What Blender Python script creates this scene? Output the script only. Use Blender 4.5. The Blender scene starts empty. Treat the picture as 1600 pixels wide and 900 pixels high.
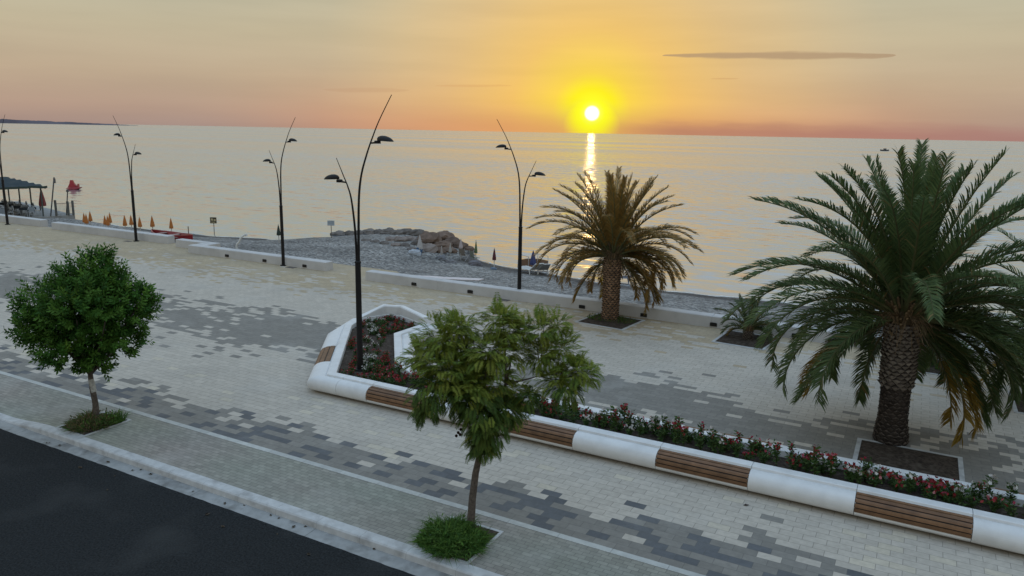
import bpy, math, random
from mathutils import Vector, Matrix, noise
random.seed(7)
rnd = random.random
def U(a, b): return a + (b - a) * rnd()

# ------------------------------------------------------------------ scene, camera
sc = bpy.context.scene
sc.render.engine = 'CYCLES'
sc.cycles.use_denoising = True
sc.cycles.max_bounces = 8
sc.cycles.transparent_max_bounces = 8
sc.cycles.sample_clamp_indirect = 6
sc.view_settings.view_transform = 'Standard'
sc.view_settings.look = 'None'
sc.view_settings.gamma = 1
sc.view_settings.exposure = 0
col = sc.collection

CAM_H = 7.0
FPX = 1180.0                       # focal length in pixels of a 1600 wide frame
ROLL = math.atan((221 - 190.5) / 1600)
PITCH = math.atan((450 - 205.75) * math.cos(ROLL) / FPX)
_f = Vector((0, math.cos(PITCH), -math.sin(PITCH)))
_u0 = Vector((0, math.sin(PITCH), math.cos(PITCH)))
_r = Vector((math.cos(ROLL), 0, 0)) + _u0 * math.sin(ROLL)
_u = Vector((-math.sin(ROLL), 0, 0)) + _u0 * math.cos(ROLL)
cam = bpy.data.objects.new('camera', bpy.data.cameras.new('camera'))
col.objects.link(cam)
cam.matrix_world = Matrix(((_r.x, _u.x, -_f.x, 0), (_r.y, _u.y, -_f.y, 0), (_r.z, _u.z, -_f.z, CAM_H), (0, 0, 0, 1)))
cam.data.sensor_width = 36
cam.data.lens = FPX / 1600 * 36
cam.data.clip_start = 0.1
cam.data.clip_end = 90000
sc.camera = cam
def ray(px, py): return _f + _r * ((px - 800) / FPX) - _u * ((py - 450) / FPX)
def gp(px, py, z=0.0):             # survey: point of the photo on a level plane
    v = ray(px, py); t = (z - CAM_H) / v.z
    return Vector((v.x * t, v.y * t, z))
def at(px, py, Y):                 # survey: point of the photo at a distance
    v = ray(px, py); t = Y / v.y
    return Vector((v.x * t, Y, CAM_H + v.z * t))

# promenade axes: u along the shore (to the right), v out to sea
ANG = math.radians(-28.3)
CA, SA = math.cos(ANG), math.sin(ANG)
def W(u, v, z=0.0): return Vector((u * CA - v * SA, u * SA + v * CA, z))
def UV(p): return (p.x * CA + p.y * SA, -p.x * SA + p.y * CA)

# ------------------------------------------------------------------ mesh builder
class MB:
    def __init__(s): s.v = []; s.f = []; s.c = []; s.uv = []
    def face(s, pts, c=(1, 1, 1), uv=None):
        n = len(s.v); s.v += [tuple(p) for p in pts]
        s.f.append(tuple(range(n, n + len(pts)))); s.c.append(c); s.uv.append(uv)
    def grid(s, rows, c=(1, 1, 1), closed=False):
        n = len(s.v); m = len(rows[0])
        for r in rows: s.v += [tuple(p) for p in r]
        for i in range(len(rows) - 1):
            for j in range(m if closed else m - 1):
                k = (j + 1) % m
                s.f.append((n + i * m + j, n + i * m + k, n + (i + 1) * m + k, n + (i + 1) * m + j)); s.c.append(c); s.uv.append(None)
    def fan(s, pts, c=(1, 1, 1)): s.face(pts, c)
    def tube(s, path, rad, seg=8, c=(1, 1, 1), cap=True):
        path = [Vector(p) for p in path]; rows = []
        ref = Vector((0.13, 0.31, 0.94))
        for i, p in enumerate(path):
            d = (path[min(i + 1, len(path) - 1)] - path[max(i - 1, 0)]).normalized()
            a = d.cross(ref)
            if a.length < 0.05: a = d.cross(Vector((1, 0, 0)))
            a.normalize(); b = a.cross(d)
            r = rad[i] if isinstance(rad, (list, tuple)) else rad
            rows.append([p + (a * math.cos(t) + b * math.sin(t)) * r for t in [2 * math.pi * k / seg for k in range(seg)]])
        s.grid(rows, c, True)
        if cap: s.face(rows[0], c); s.face(rows[-1][::-1], c)
    def box(s, u0, u1, v0, v1, z0, z1, c=(1, 1, 1), T=W, bev=0.0):
        b = bev
        if b <= 0:
            p = [T(u, v, z) for z in (z0, z1) for (u, v) in ((u0, v0), (u1, v0), (u1, v1), (u0, v1))]
            for q in ((3, 2, 1, 0), (4, 5, 6, 7), (0, 1, 5, 4), (1, 2, 6, 5), (2, 3, 7, 6), (3, 0, 4, 7)): s.face([p[i] for i in q], c)
        else:
            lo = [T(u, v, z0) for (u, v) in ((u0, v0), (u1, v0), (u1, v1), (u0, v1))]
            mi = [T(u, v, z1 - b) for (u, v) in ((u0, v0), (u1, v0), (u1, v1), (u0, v1))]
            hi = [T(u, v, z1) for (u, v) in ((u0 + b, v0 + b), (u1 - b, v0 + b), (u1 - b, v1 - b), (u0 + b, v1 - b))]
            s.grid([lo, mi, hi], c, True); s.face(hi, c); s.face(lo[::-1], c)
    def build(s, name, mat, parent=None, smooth=False, origin=None, merge=False):
        me = bpy.data.meshes.new(name)
        o = Vector(origin) if origin is not None else Vector((0, 0, 0))
        me.from_pydata([(x - o.x, y - o.y, z - o.z) for (x, y, z) in s.v], [], s.f)
        ca = me.color_attributes.new('Col', 'FLOAT_COLOR', 'CORNER')
        data = []
        for f, c in zip(s.f, s.c): data += list((c[0], c[1], c[2], 1.0)) * len(f)
        ca.data.foreach_set('color', data)
        if any(u is not None for u in s.uv):
            ul = me.uv_layers.new(name='UVMap'); d = []
            for f, u in zip(s.f, s.uv):
                for i in range(len(f)): d += list(u[i]) if u else [0.1, 0.1]
            ul.data.foreach_set('uv', d)
        if merge:
            import bmesh
            bm = bmesh.new(); bm.from_mesh(me); bmesh.ops.remove_doubles(bm, verts=bm.verts, dist=1e-4)
            bmesh.ops.recalc_face_normals(bm, faces=bm.faces); bm.to_mesh(me); bm.free()
        if smooth: me.polygons.foreach_set('use_smooth', [True] * len(me.polygons))
        me.materials.append(mat); me.update()
        ob = bpy.data.objects.new(name, me); col.objects.link(ob)
        if parent is not None:
            ob.parent = parent
        ob.location = o
        return ob

def tag(o, label=None, cat=None, group=None, kind=None):
    if label: o['label'] = label
    if cat: o['category'] = cat
    if group: o['group'] = group
    if kind: o['kind'] = kind
    return o
def empty(name, loc, label, cat, group=None, rz=0.0):
    o = bpy.data.objects.new(name, None); col.objects.link(o)
    o.empty_display_size = 0.2; o.location = loc; o.rotation_euler = (0, 0, rz)
    return tag(o, label, cat, group)
KIDS = {}
def copy_tree(o, parent=None):
    c = o.copy(); col.objects.link(c)
    if parent is not None: c.parent = parent
    for ch in [x for x in bpy.data.objects if x.parent == o]: copy_tree(ch, c)
    return c

# ------------------------------------------------------------------ materials
def lin(r, g, b):
    f = lambda x: ((x / 255 + 0.055) / 1.055) ** 2.4 if x > 10 else x / 255 / 12.92
    return (f(r), f(g), f(b), 1)
def mat(name, base=(.5, .5, .5), rough=0.7, spec=0.3, metal=0.0, attr=False, n_scale=0, n_amt=0.0, bump=0.0, bscale=40, trans=0.0, dirt=None):
    m = bpy.data.materials.new(name); m.use_nodes = True
    nt = m.node_tree; N = nt.nodes; L = nt.links
    b = N['Principled BSDF']; b.inputs['Roughness'].default_value = rough
    b.inputs['Specular IOR Level'].default_value = spec; b.inputs['Metallic'].default_value = metal
    tc = N.new('ShaderNodeTexCoord')
    rgb = N.new('ShaderNodeRGB'); rgb.outputs[0].default_value = (*base, 1); c = rgb.outputs[0]
    if attr:
        a = N.new('ShaderNodeVertexColor'); a.layer_name = 'Col'
        mx = N.new('ShaderNodeMix'); mx.data_type = 'RGBA'; mx.blend_type = 'MULTIPLY'; mx.inputs[0].default_value = 1
        L.new(c, mx.inputs[6]); L.new(a.outputs[0], mx.inputs[7]); c = mx.outputs[2]
    def nz(scale, det=4):
        n = N.new('ShaderNodeTexNoise'); n.inputs['Scale'].default_value = scale; n.inputs['Detail'].default_value = det
        L.new(tc.outputs['Object'], n.inputs['Vector']); return n
    if n_amt:
        n = nz(n_scale); mr = N.new('ShaderNodeMapRange'); mr.inputs[1].default_value = .3; mr.inputs[2].default_value = .7
        mr.inputs[3].default_value = 1 - n_amt; mr.inputs[4].default_value = 1 + n_amt
        L.new(n.outputs[0], mr.inputs[0])
        mx = N.new('ShaderNodeMix'); mx.data_type = 'RGBA'; mx.blend_type = 'MULTIPLY'; mx.inputs[0].default_value = 1
        L.new(c, mx.inputs[6]); L.new(mr.outputs[0], mx.inputs[7]); c = mx.outputs[2]
    if dirt:
        n = nz(dirt[1], 6); mr = N.new('ShaderNodeMapRange'); mr.inputs[1].default_value = .52; mr.inputs[2].default_value = .72; mr.inputs[4].default_value = dirt[2]
        L.new(n.outputs[0], mr.inputs[0])
        mx = N.new('ShaderNodeMix'); mx.data_type = 'RGBA'; L.new(mr.outputs[0], mx.inputs[0]); L.new(c, mx.inputs[6]); mx.inputs[7].default_value = (*dirt[0], 1); c = mx.outputs[2]
    L.new(c, b.inputs['Base Color'])
    if bump:
        n = nz(bscale, 5); bp = N.new('ShaderNodeBump'); bp.inputs['Strength'].default_value = bump; bp.inputs['Distance'].default_value = 0.02
        L.new(n.outputs[0], bp.inputs['Height']); L.new(bp.outputs[0], b.inputs['Normal'])
    if trans:
        t = N.new('ShaderNodeBsdfTranslucent'); L.new(c, t.inputs[0]); ms = N.new('ShaderNodeMixShader'); ms.inputs[0].default_value = trans
        L.new(b.outputs[0], ms.inputs[1]); L.new(t.outputs[0], ms.inputs[2]); L.new(ms.outputs[0], N['Material Output'].inputs[0])
    return m

def paver_mat(name, j=0.006):
    m = mat(name, (1, 1, 1), 0.75, 0.25, attr=True, n_scale=9, n_amt=0.10, bump=0.12, bscale=60, dirt=((.20, .19, .17), 0.35, 0.30))
    nt = m.node_tree; N = nt.nodes; L = nt.links; b = N['Principled BSDF']
    src = b.inputs['Base Color'].links[0].from_socket
    uv = N.new('ShaderNodeUVMap'); uv.uv_map = 'UVMap'
    sp = N.new('ShaderNodeSeparateXYZ'); L.new(uv.outputs[0], sp.inputs[0])
    mn = N.new('ShaderNodeMath'); mn.operation = 'MINIMUM'; L.new(sp.outputs[0], mn.inputs[0]); L.new(sp.outputs[1], mn.inputs[1])
    lt = N.new('ShaderNodeMapRange'); lt.inputs[1].default_value = j * .5; lt.inputs[2].default_value = j; lt.inputs[3].default_value = 0.6; lt.inputs[4].default_value = 0
    L.new(mn.outputs[0], lt.inputs[0])
    mx = N.new('ShaderNodeMix'); mx.data_type = 'RGBA'; L.new(lt.outputs[0], mx.inputs[0]); L.new(src, mx.inputs[6]); mx.inputs[7].default_value = (.10, .095, .085, 1)
    tc = [n for n in N if n.type == 'TEX_COORD'][0]
    n = N.new('ShaderNodeTexNoise'); n.inputs['Scale'].default_value = .42; n.inputs['Detail'].default_value = 7; n.inputs['Roughness'].default_value = .6
    mp = N.new('ShaderNodeMapping'); mp.inputs['Location'].default_value = (3.7, 9.1, 0); L.new(tc.outputs['Object'], mp.inputs[0]); L.new(mp.outputs[0], n.inputs['Vector'])
    mr = N.new('ShaderNodeMapRange'); mr.inputs[1].default_value = .54; mr.inputs[2].default_value = .74; mr.inputs[4].default_value = .34; L.new(n.outputs[0], mr.inputs[0])
    m2 = N.new('ShaderNodeMix'); m2.data_type = 'RGBA'; L.new(mr.outputs[0], m2.inputs[0]); L.new(mx.outputs[2], m2.inputs[6]); m2.inputs[7].default_value = (.45, .435, .40, 1)
    L.new(m2.outputs[2], b.inputs['Base Color'])
    return m

M_PAVE = paver_mat('promenade_pavers', 0.007)
M_BRICK = paver_mat('sidewalk_bricks', 0.008)
M_CONC = mat('pale_concrete', (.48, .48, .47), .7, .3, n_scale=3, n_amt=.10, bump=.15, bscale=30, dirt=((.28, .27, .25), 1.3, .45))
M_WALL = mat('wall_concrete', (.50, .49, .48), .7, .3, n_scale=2, n_amt=.06, bump=.10, bscale=30, dirt=((.30, .29, .28), .8, .35))
M_KERB = mat('kerb_stone', (.46, .46, .45), .7, .3, n_scale=5, n_amt=.12, bump=.2, bscale=40, dirt=((.2, .19, .18), 3.0, .6))
M_GUT = mat('gutter_concrete', (.30, .30, .29), .8, .25, n_scale=5, n_amt=.15, bump=.25, bscale=50, dirt=((.13, .125, .115), 2.6, .8))
M_ROAD = mat('asphalt', (.024, .026, .027), .95, .10, n_scale=28, n_amt=.45, bump=1.0, bscale=70, dirt=((.052, .053, .052), .7, .55))
M_WHITE = mat('white_cast_stone', (.66, .66, .65), .45, .4, n_scale=4, n_amt=.05, bump=.04, bscale=60, dirt=((.42, .41, .39), 1.8, .35))
M_SOIL = mat('soil', (.060, .046, .036), .95, .1, n_scale=14, n_amt=.5, bump=1.0, bscale=35, dirt=((.13, .11, .085), 6, .6))
M_WOOD = mat('slat_wood', (.165, .088, .045), .55, .3, attr=True, n_scale=6, n_amt=.22, bump=.1, bscale=50)
M_DARK = mat('dark_metal', (.012, .011, .011), .6, .25, n_scale=5, n_amt=.15)
M_BLACK = mat('black_plastic', (.008, .008, .009), .4, .4, n_scale=9, n_amt=.1)
M_BARK = mat('grey_bark', (.115, .095, .08), .9, .15, n_scale=18, n_amt=.35, bump=.6, bscale=40)
M_LEAF = mat('tree_leaf', (1, 1, 1), .6, .12, attr=True, n_scale=4, n_amt=.1, trans=.4)
M_FROND = mat('palm_leaf', (1, 1, 1), .5, .2, attr=True, n_scale=3, n_amt=.12, trans=.30)
M_PTRUNK = mat('palm_bark', (1, 1, 1), .92, .12, attr=True, n_scale=22, n_amt=.35, bump=.8, bscale=60)
M_PETAL = mat('plant', (1, 1, 1), .6, .2, attr=True, n_scale=30, n_amt=.08, trans=.25)
M_GRASS = mat('grass', (1, 1, 1), .7, .2, attr=True, n_scale=30, n_amt=.15, trans=.3)
M_ROCK = mat('boulder', (.145, .112, .09), .9, .15, attr=True, n_scale=2.2, n_amt=.3, bump=.9, bscale=7)
M_PAINT = mat('coloured_fabric', (1, 1, 1), .7, .2, attr=True, n_scale=6, n_amt=.10)
M_GLOSS = mat('moulded_plastic', (1, 1, 1), .35, .45, attr=True, n_scale=3, n_amt=.08)
M_LAND = mat('far_land', (.13, .115, .13), .95, .05, n_scale=.004, n_amt=.25)

def beach_mat():
    m = mat('pebbles', (.20, .195, .19), .9, .12)
    nt = m.node_tree; N = nt.nodes; L = nt.links; b = N['Principled BSDF']
    tc = [n for n in N if n.type == 'TEX_COORD'][0]
    vo = N.new('ShaderNodeTexVoronoi'); vo.inputs['Scale'].default_value = 8.5; L.new(tc.outputs['Object'], vo.inputs['Vector'])
    sx = N.new('ShaderNodeSeparateXYZ'); L.new(vo.outputs['Color'], sx.inputs[0])
    r = N.new('ShaderNodeValToRGB'); e = r.color_ramp.elements
    e[0].position = 0; e[0].color = (.085, .083, .082, 1); e[1].position = 1; e[1].color = (.38, .365, .34, 1)
    k = e.new(.55); k.color = (.215, .205, .19, 1)
    L.new(sx.outputs[0], r.inputs[0])
    n = N.new('ShaderNodeTexNoise'); n.inputs['Scale'].default_value = .35; n.inputs['Detail'].default_value = 6; L.new(tc.outputs['Object'], n.inputs['Vector'])
    mr = N.new('ShaderNodeMapRange'); mr.inputs[1].default_value = .3; mr.inputs[2].default_value = .7; mr.inputs[3].default_value = .72; mr.inputs[4].default_value = 1.25
    L.new(n.outputs[0], mr.inputs[0])
    mx = N.new('ShaderNodeMix'); mx.data_type = 'RGBA'; mx.blend_type = 'MULTIPLY'; mx.inputs[0].default_value = 1
    L.new(r.outputs[0], mx.inputs[6]); L.new(mr.outputs[0], mx.inputs[7])
    # wet pebbles by the waterline: by height
    sp = N.new('ShaderNodeSeparateXYZ'); L.new(tc.outputs['Object'], sp.inputs[0])
    wet = N.new('ShaderNodeMapRange'); wet.inputs[1].default_value = -1.42; wet.inputs[2].default_value = -1.62; wet.inputs[3].default_value = 0; wet.inputs[4].default_value = .8
    L.new(sp.outputs[2], wet.inputs[0])
    m2 = N.new('ShaderNodeMix'); m2.data_type = 'RGBA'; L.new(wet.outputs[0], m2.inputs[0]); L.new(mx.outputs[2], m2.inputs[6]); m2.inputs[7].default_value = (.06, .055, .052, 1)
    L.new(m2.outputs[2], b.inputs['Base Color'])
    bp = N.new('ShaderNodeBump'); bp.inputs['Strength'].default_value = .9; bp.inputs['Distance'].default_value = .06; bp.invert = True
    L.new(vo.outputs['Distance'], bp.inputs['Height']); L.new(bp.outputs[0], b.inputs['Normal'])
    return m
M_BEACH = beach_mat()

def sea_mat():
    m = bpy.data.materials.new('sea_water'); m.use_nodes = True
    nt = m.node_tree; N = nt.nodes; L = nt.links
    b = N['Principled BSDF']
    b.inputs['Base Color'].default_value = (.475, .515, .555, 1); b.inputs['Metallic'].default_value = .80
    b.inputs['IOR'].default_value = 1.33
    tc = N.new('ShaderNodeTexCoord')
    mp = N.new('ShaderNodeMapping'); mp.inputs['Rotation'].default_value = (0, 0, -ANG); L.new(tc.outputs['Object'], mp.inputs[0])
    def nz(sx, sy, scale, det):
        q = N.new('ShaderNodeMapping'); q.inputs['Scale'].default_value = (sx, sy, 1); L.new(mp.outputs[0], q.inputs[0])
        n = N.new('ShaderNodeTexNoise'); n.inputs['Scale'].default_value = scale; n.inputs['Detail'].default_value = det; n.inputs['Roughness'].default_value = .5
        L.new(q.outputs[0], n.inputs['Vector']); return n.outputs[0]
    def math_(op, a, bb):
        n = N.new('ShaderNodeMath'); n.operation = op
        for i, x in enumerate((a, bb)):
            if isinstance(x, (int, float)): n.inputs[i].default_value = x
            else: L.new(x, n.inputs[i])
        return n.outputs[0]
    # facet slopes straight from noise, so that far water keeps its roughness
    def vm(op, a, bb):
        n = N.new('ShaderNodeVectorMath'); n.operation = op
        for i, x in enumerate((a, bb)):
            if isinstance(x, tuple): n.inputs[i].default_value = x
            elif x is not None and i == 1 and op == 'SCALE': L.new(x, n.inputs['Scale'])
            elif x is not None: L.new(x, n.inputs[i])
        return n.outputs[0]
    def slope(sx, sy, scale, det, amp):
        q = N.new('ShaderNodeMapping'); q.inputs['Scale'].default_value = (sx, sy, 1); L.new(mp.outputs[0], q.inputs[0])
        n = N.new('ShaderNodeTexNoise'); n.inputs['Scale'].default_value = scale; n.inputs['Detail'].default_value = det
        L.new(q.outputs[0], n.inputs['Vector'])
        return vm('MULTIPLY', vm('SUBTRACT', n.outputs['Color'], (.5, .5, .5)), (amp * .45, amp, 0))
    sl_ = vm('ADD', vm('ADD', slope(.40, 1, 1.3, 2, SEA_R), slope(.22, 1, .33, 2, SEA_C)), slope(.15, 1, .09, 1, SEA_S))
    big = nz(.10, 1, .010, 3)
    mr = N.new('ShaderNodeMapRange'); mr.inputs[1].default_value = .38; mr.inputs[2].default_value = .62; mr.inputs[3].default_value = .45; mr.inputs[4].default_value = 1.35
    L.new(big, mr.inputs[0])
    sl_ = vm('SCALE', vm('ADD', sl_, (0, -.078, 0)), mr.outputs[0])          # steeper fronts of the waves face the shore
    rt = N.new('ShaderNodeVectorRotate'); rt.rotation_type = 'Z_AXIS'; rt.inputs['Angle'].default_value = ANG; L.new(sl_, rt.inputs['Vector'])
    nrm = N.new('ShaderNodeVectorMath'); nrm.operation = 'NORMALIZE'
    L.new(vm('ADD', rt.outputs[0], (0, 0, 1)), nrm.inputs[0]); L.new(nrm.outputs[0], b.inputs['Normal'])
    ro = N.new('ShaderNodeMapRange'); ro.inputs[1].default_value = .38; ro.inputs[2].default_value = .62; ro.inputs[3].default_value = .15; ro.inputs[4].default_value = .22
    L.new(big, ro.inputs[0]); L.new(ro.outputs[0], b.inputs['Roughness'])
    return m
SEA_R, SEA_C, SEA_S = .80, .30, .08
M_SEA = sea_mat()

# ------------------------------------------------------------------ sky
_s = ray(925, 177).normalized()
SUN_EL = math.asin(_s.z); SUN_AZ = math.atan2(_s.x, _s.y)
def build_world():
    w = bpy.data.worlds.new('World'); sc.world = w; w.use_nodes = True
    nt = w.node_tree; N = nt.nodes; L = nt.links
    bg = N['Background']
    tc = N.new('ShaderNodeTexCoord')
    nm = N.new('ShaderNodeVectorMath'); nm.operation = 'NORMALIZE'; L.new(tc.outputs['Generated'], nm.inputs[0])
    sp = N.new('ShaderNodeSeparateXYZ'); L.new(nm.outputs[0], sp.inputs[0])
    def mt(op, a, b=None, c=None):
        n = N.new('ShaderNodeMath'); n.operation = op
        for i, x in enumerate((a, b, c)):
            if x is None: continue
            if isinstance(x, (int, float)): n.inputs[i].default_value = x
            else: L.new(x, n.inputs[i])
        return n.outputs[0]
    def mr(x, a, b, c, d, smooth=True):
        n = N.new('ShaderNodeMapRange'); n.interpolation_type = 'SMOOTHSTEP' if smooth else 'LINEAR'
        for i, q in enumerate((a, b, c, d)): n.inputs[i + 1].default_value = q
        L.new(x, n.inputs[0]); return n.outputs[0]
    def mix(f, a, b, mode='MIX'):
        n = N.new('ShaderNodeMix'); n.data_type = 'RGBA'; n.blend_type = mode
        for i, x in ((0, f), (6, a), (7, b)):
            if isinstance(x, (int, float, tuple)): n.inputs[i].default_value = x
            else: L.new(x, n.inputs[i])
        return n.outputs[2]
    def ramp(x, stops):
        n = N.new('ShaderNodeValToRGB'); cr = n.color_ramp; e = cr.elements
        e[0].position, e[0].color = stops[0]; e[1].position, e[1].color = stops[-1]
        for p, c in stops[1:-1]: k = e.new(p); k.color = c
        L.new(x, n.inputs[0]); return n.outputs[0]
    D = 57.29578
    el = mt('MULTIPLY', mt('ARCSINE', sp.outputs[2]), D)
    az = mt('MULTIPLY', mt('ARCTAN2', sp.outputs[0], sp.outputs[1]), D)
    dt = N.new('ShaderNodeVectorMath'); dt.operation = 'DOT_PRODUCT'; L.new(nm.outputs[0], dt.inputs[0]); dt.inputs[1].default_value = _s
    th = mt('MULTIPLY', mt('ARCCOSINE', mt('MINIMUM', dt.outputs['Value'], 1.0)), D)
    daz = mt('ABSOLUTE', mt('SUBTRACT', az, math.degrees(SUN_AZ)))
    base = ramp(mt('DIVIDE', el, 90), [(0, lin(166, 142, 132)), (1.2 / 90, lin(179, 152, 134)), (3.5 / 90, lin(191, 170, 144)), (6.5 / 90, lin(192, 180, 152)),
                                       (11 / 90, lin(184, 185, 164)), (20 / 90, lin(186, 189, 183)), (45 / 90, lin(167, 189, 210)), (1, lin(150, 182, 220))])
    # warm low band that widens under the sun
    wf = mt('MULTIPLY', mr(el, 0, 5, .85, 0), mr(daz, 4, 30, 1, 0))
    c = mix(wf, base, lin(226, 150, 98))
    # wide golden glow round the sun
    gcol = ramp(mt('DIVIDE', th, 30), [(0, lin(255, 255, 120)), (.9 / 30, lin(255, 255, 40)), (1.7 / 30, lin(255, 240, 32)), (2.9 / 30, lin(255, 217, 74)),
                                       (6 / 30, lin(252, 202, 100)), (11 / 30, lin(241, 198, 126)), (18 / 30, lin(232, 200, 145)), (1, lin(215, 195, 155))])
    gf = ramp(mt('DIVIDE', th, 30), [(0, (1,) * 4), (2.0 / 30, (.98,) * 3 + (1,)), (4 / 30, (.86,) * 3 + (1,)), (8 / 30, (.74,) * 3 + (1,)), (14 / 30, (.50,) * 3 + (1,)), (20 / 30, (.12,) * 3 + (1,)), (1, (0, 0, 0, 1))])
    low = mr(el, 0, 2.6, .28, 1)
    near = mr(th, 1.0, 3.2, 1, 0)
    c = mix(mt('MULTIPLY', gf, mt('MAXIMUM', low, near)), c, gcol)
    # dusky bank lying on the horizon to the right of the sun
    nz = N.new('ShaderNodeTexNoise'); nz.inputs['Scale'].default_value = 1; nz.inputs['Detail'].default_value = 4
    cv = N.new('ShaderNodeCombineXYZ'); L.new(mt('MULTIPLY', az, .25), cv.inputs[0]); L.new(mt('MULTIPLY', el, 1.6), cv.inputs[1]); L.new(cv.outputs[0], nz.inputs['Vector'])
    nn = mt('SUBTRACT', nz.outputs[0], .5)
    e2 = mt('ADD', el, mt('MULTIPLY', nn, .9))
    bf = mt('MULTIPLY', mr(e2, .2, 1.3, .6, 0), mr(az, 5.5, 13, 0, 1))
    c = mix(bf, c, lin(166, 113, 106))
    n2 = N.new('ShaderNodeTexNoise'); n2.inputs['Scale'].default_value = 1; n2.inputs['Detail'].default_value = 6
    cv2 = N.new('ShaderNodeCombineXYZ'); L.new(mt('MULTIPLY', az, .05), cv2.inputs[0]); L.new(mt('MULTIPLY', el, .5), cv2.inputs[1]); L.new(cv2.outputs[0], n2.inputs['Vector'])
    vs = N.new('ShaderNodeVectorMath'); vs.operation = 'SCALE'; L.new(c, vs.inputs[0]); L.new(mr(n2.outputs[0], .3, .7, .955, 1.04), vs.inputs['Scale']); c = vs.outputs[0]
    # one long flat cloud and a few faint streaks
    def cloud(x0, x1, y, thick, f, colr, c):
        a = ray(x0, y).normalized(); b = ray(x1, y).normalized(); m = ray((x0 + x1) / 2, y).normalized()
        a0, a1 = math.degrees(math.atan2(a.x, a.y)), math.degrees(math.atan2(b.x, b.y))
        e0, e1, em = [math.degrees(math.asin(q.z)) for q in (a, b, m)]
        t = mt('DIVIDE', mt('SUBTRACT', az, a0), a1 - a0)
        t4 = mt('MULTIPLY', mt('MULTIPLY', t, mt('SUBTRACT', 1, t)), 4)           # 0..1..0
        ec = mt('ADD', mt('ADD', mt('MULTIPLY', t, e1 - e0), e0), mt('MULTIPLY', t4, em - (e0 + e1) / 2))
        wv = mt('MULTIPLY', mt('POWER', mt('MAXIMUM', t4, 0), .55), thick)
        d = mt('ABSOLUTE', mt('ADD', mt('SUBTRACT', el, ec), mt('MULTIPLY', nn, thick * 1.5)))
        q = mt('DIVIDE', d, mt('MAXIMUM', wv, .001))
        k = mt('MULTIPLY', mr(q, .45, 1.15, f, 0), mt('GREATER_THAN', t4, 0))
        return mix(k, c, colr)
    c = cloud(1035, 1400, 87, .29, .75, lin(174, 146, 116), c)
    c = cloud(505, 640, 141, .20, .16, lin(178, 128, 96), c)
    c = cloud(680, 800, 134, .10, .2, lin(205, 140, 88), c)
    c = cloud(1110, 1155, 123, .05, .4, lin(200, 150, 100), c)
    # overhead and behind: the open morning sky that lights the promenade
    gain = mr(el, 14, 60, 1, SKY_GAIN)
    vm = N.new('ShaderNodeVectorMath'); vm.operation = 'SCALE'; L.new(c, vm.inputs[0]); L.new(gain, vm.inputs['Scale'])
    c = vm.outputs[0]
    # sun disc
    disc = mr(th, .36, .62, 1, 0)
    c = mix(disc, c, (2.2, 2.1, 1.5, 1))
    # the physical dawn sky adds a little of its own blue
    sk = N.new('ShaderNodeTexSky'); sk.sky_type = 'NISHITA'; sk.sun_disc = False
    sk.sun_elevation = SUN_EL; sk.sun_rotation = SUN_AZ; sk.dust_density = 2
    s2 = N.new('ShaderNodeVectorMath'); s2.operation = 'SCALE'; L.new(sk.outputs[0], s2.inputs[0]); s2.inputs['Scale'].default_value = .05
    up = N.new('ShaderNodeVectorMath'); up.operation = 'SCALE'; L.new(s2.outputs[0], up.inputs[0]); L.new(mr(el, 10, 30, 0, 1), up.inputs['Scale'])
    ad = N.new('ShaderNodeVectorMath'); ad.operation = 'ADD'; L.new(c, ad.inputs[0]); L.new(up.outputs[0], ad.inputs[1])
    L.new(ad.outputs[0], bg.inputs['Color']); bg.inputs['Strength'].default_value = 1.0
SKY_GAIN = 1.7
build_world()
sl = bpy.data.lights.new('sun', 'SUN'); sl.energy = .02; sl.angle = math.radians(.5); sl.color = (1, .55, .22)
so = bpy.data.objects.new('sun', sl); col.objects.link(so)
so.rotation_euler = (-_s).to_track_quat('-Z', 'Y').to_euler()

# ------------------------------------------------------------------ terrain
SEA_Z = -1.8
def ipl(x, pts):
    if x <= pts[0][0]: return pts[0][1]
    for (a, b), (c, d) in zip(pts, pts[1:]):
        if x <= c:
            t = (x - a) / (c - a); t = t * t * (3 - 2 * t); return b + (d - b) * t
    return pts[-1][1]
SHORE = [(-110, 41), (-66, 41.2), (-52, 42.0), (-44, 43.6), (-41.5, 46), (-38.5, 48.6), (-33, 48.8), (-29.5, 47.6), (-27, 44.2), (-22, 43.0), (-16, 41.6), (-6, 42.0), (12, 43), (60, 44)]
SHZ = [(-43.5, -1.8), (-40, -1.45), (-37, -1.2), (-31, -1.15), (-28, -1.5), (-26.5, -1.8)]
def beach_z(u, v):
    vs = ipl(u, SHORE); ze = ipl(u, SHZ)
    z0 = -.30
    t = (v - 28.6) / (vs - 28.6)
    if t <= 0: z = z0
    elif t <= 1: z = z0 + (ze - z0) * (t ** 1.15)
    else: z = ze - (v - vs) * (.14 if ze < -1.75 else .7)
    z += .45 * math.exp(-((u + 64) / 5) ** 2 - ((v - 38.5) / 2.5) ** 2)
    if v > 27.5: z += .05 * noise.noise((u * .35, v * .5, 2.0)) + .02 * noise.noise((u * 1.6, v * 1.6, 5))
    return z
def gb(px, py):                    # survey: point of the photo on the beach
    v = ray(px, py); v = v / v.y
    Y = 25.0
    while Y < 110:
        p = Vector((0, 0, CAM_H)) + v * Y
        if p.z <= max(beach_z(*UV(p)), SEA_Z): return p
        Y += .05
    return p
def stand(px, py_top, h):          # survey: spot on the beach where a thing h tall reaches py_top
    v = ray(px, py_top); v = v / v.y; Y = 30.0; best = None
    while Y < 90:
        p = Vector((0, 0, CAM_H)) + v * Y; b = beach_z(*UV(p))
        if UV(p)[1] > 28.5:
            e = abs(p.z - h - b)
            if best is None or e < best[0]: best = (e, Vector((p.x, p.y, b)))
        Y += .1
    return best[1]

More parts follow.
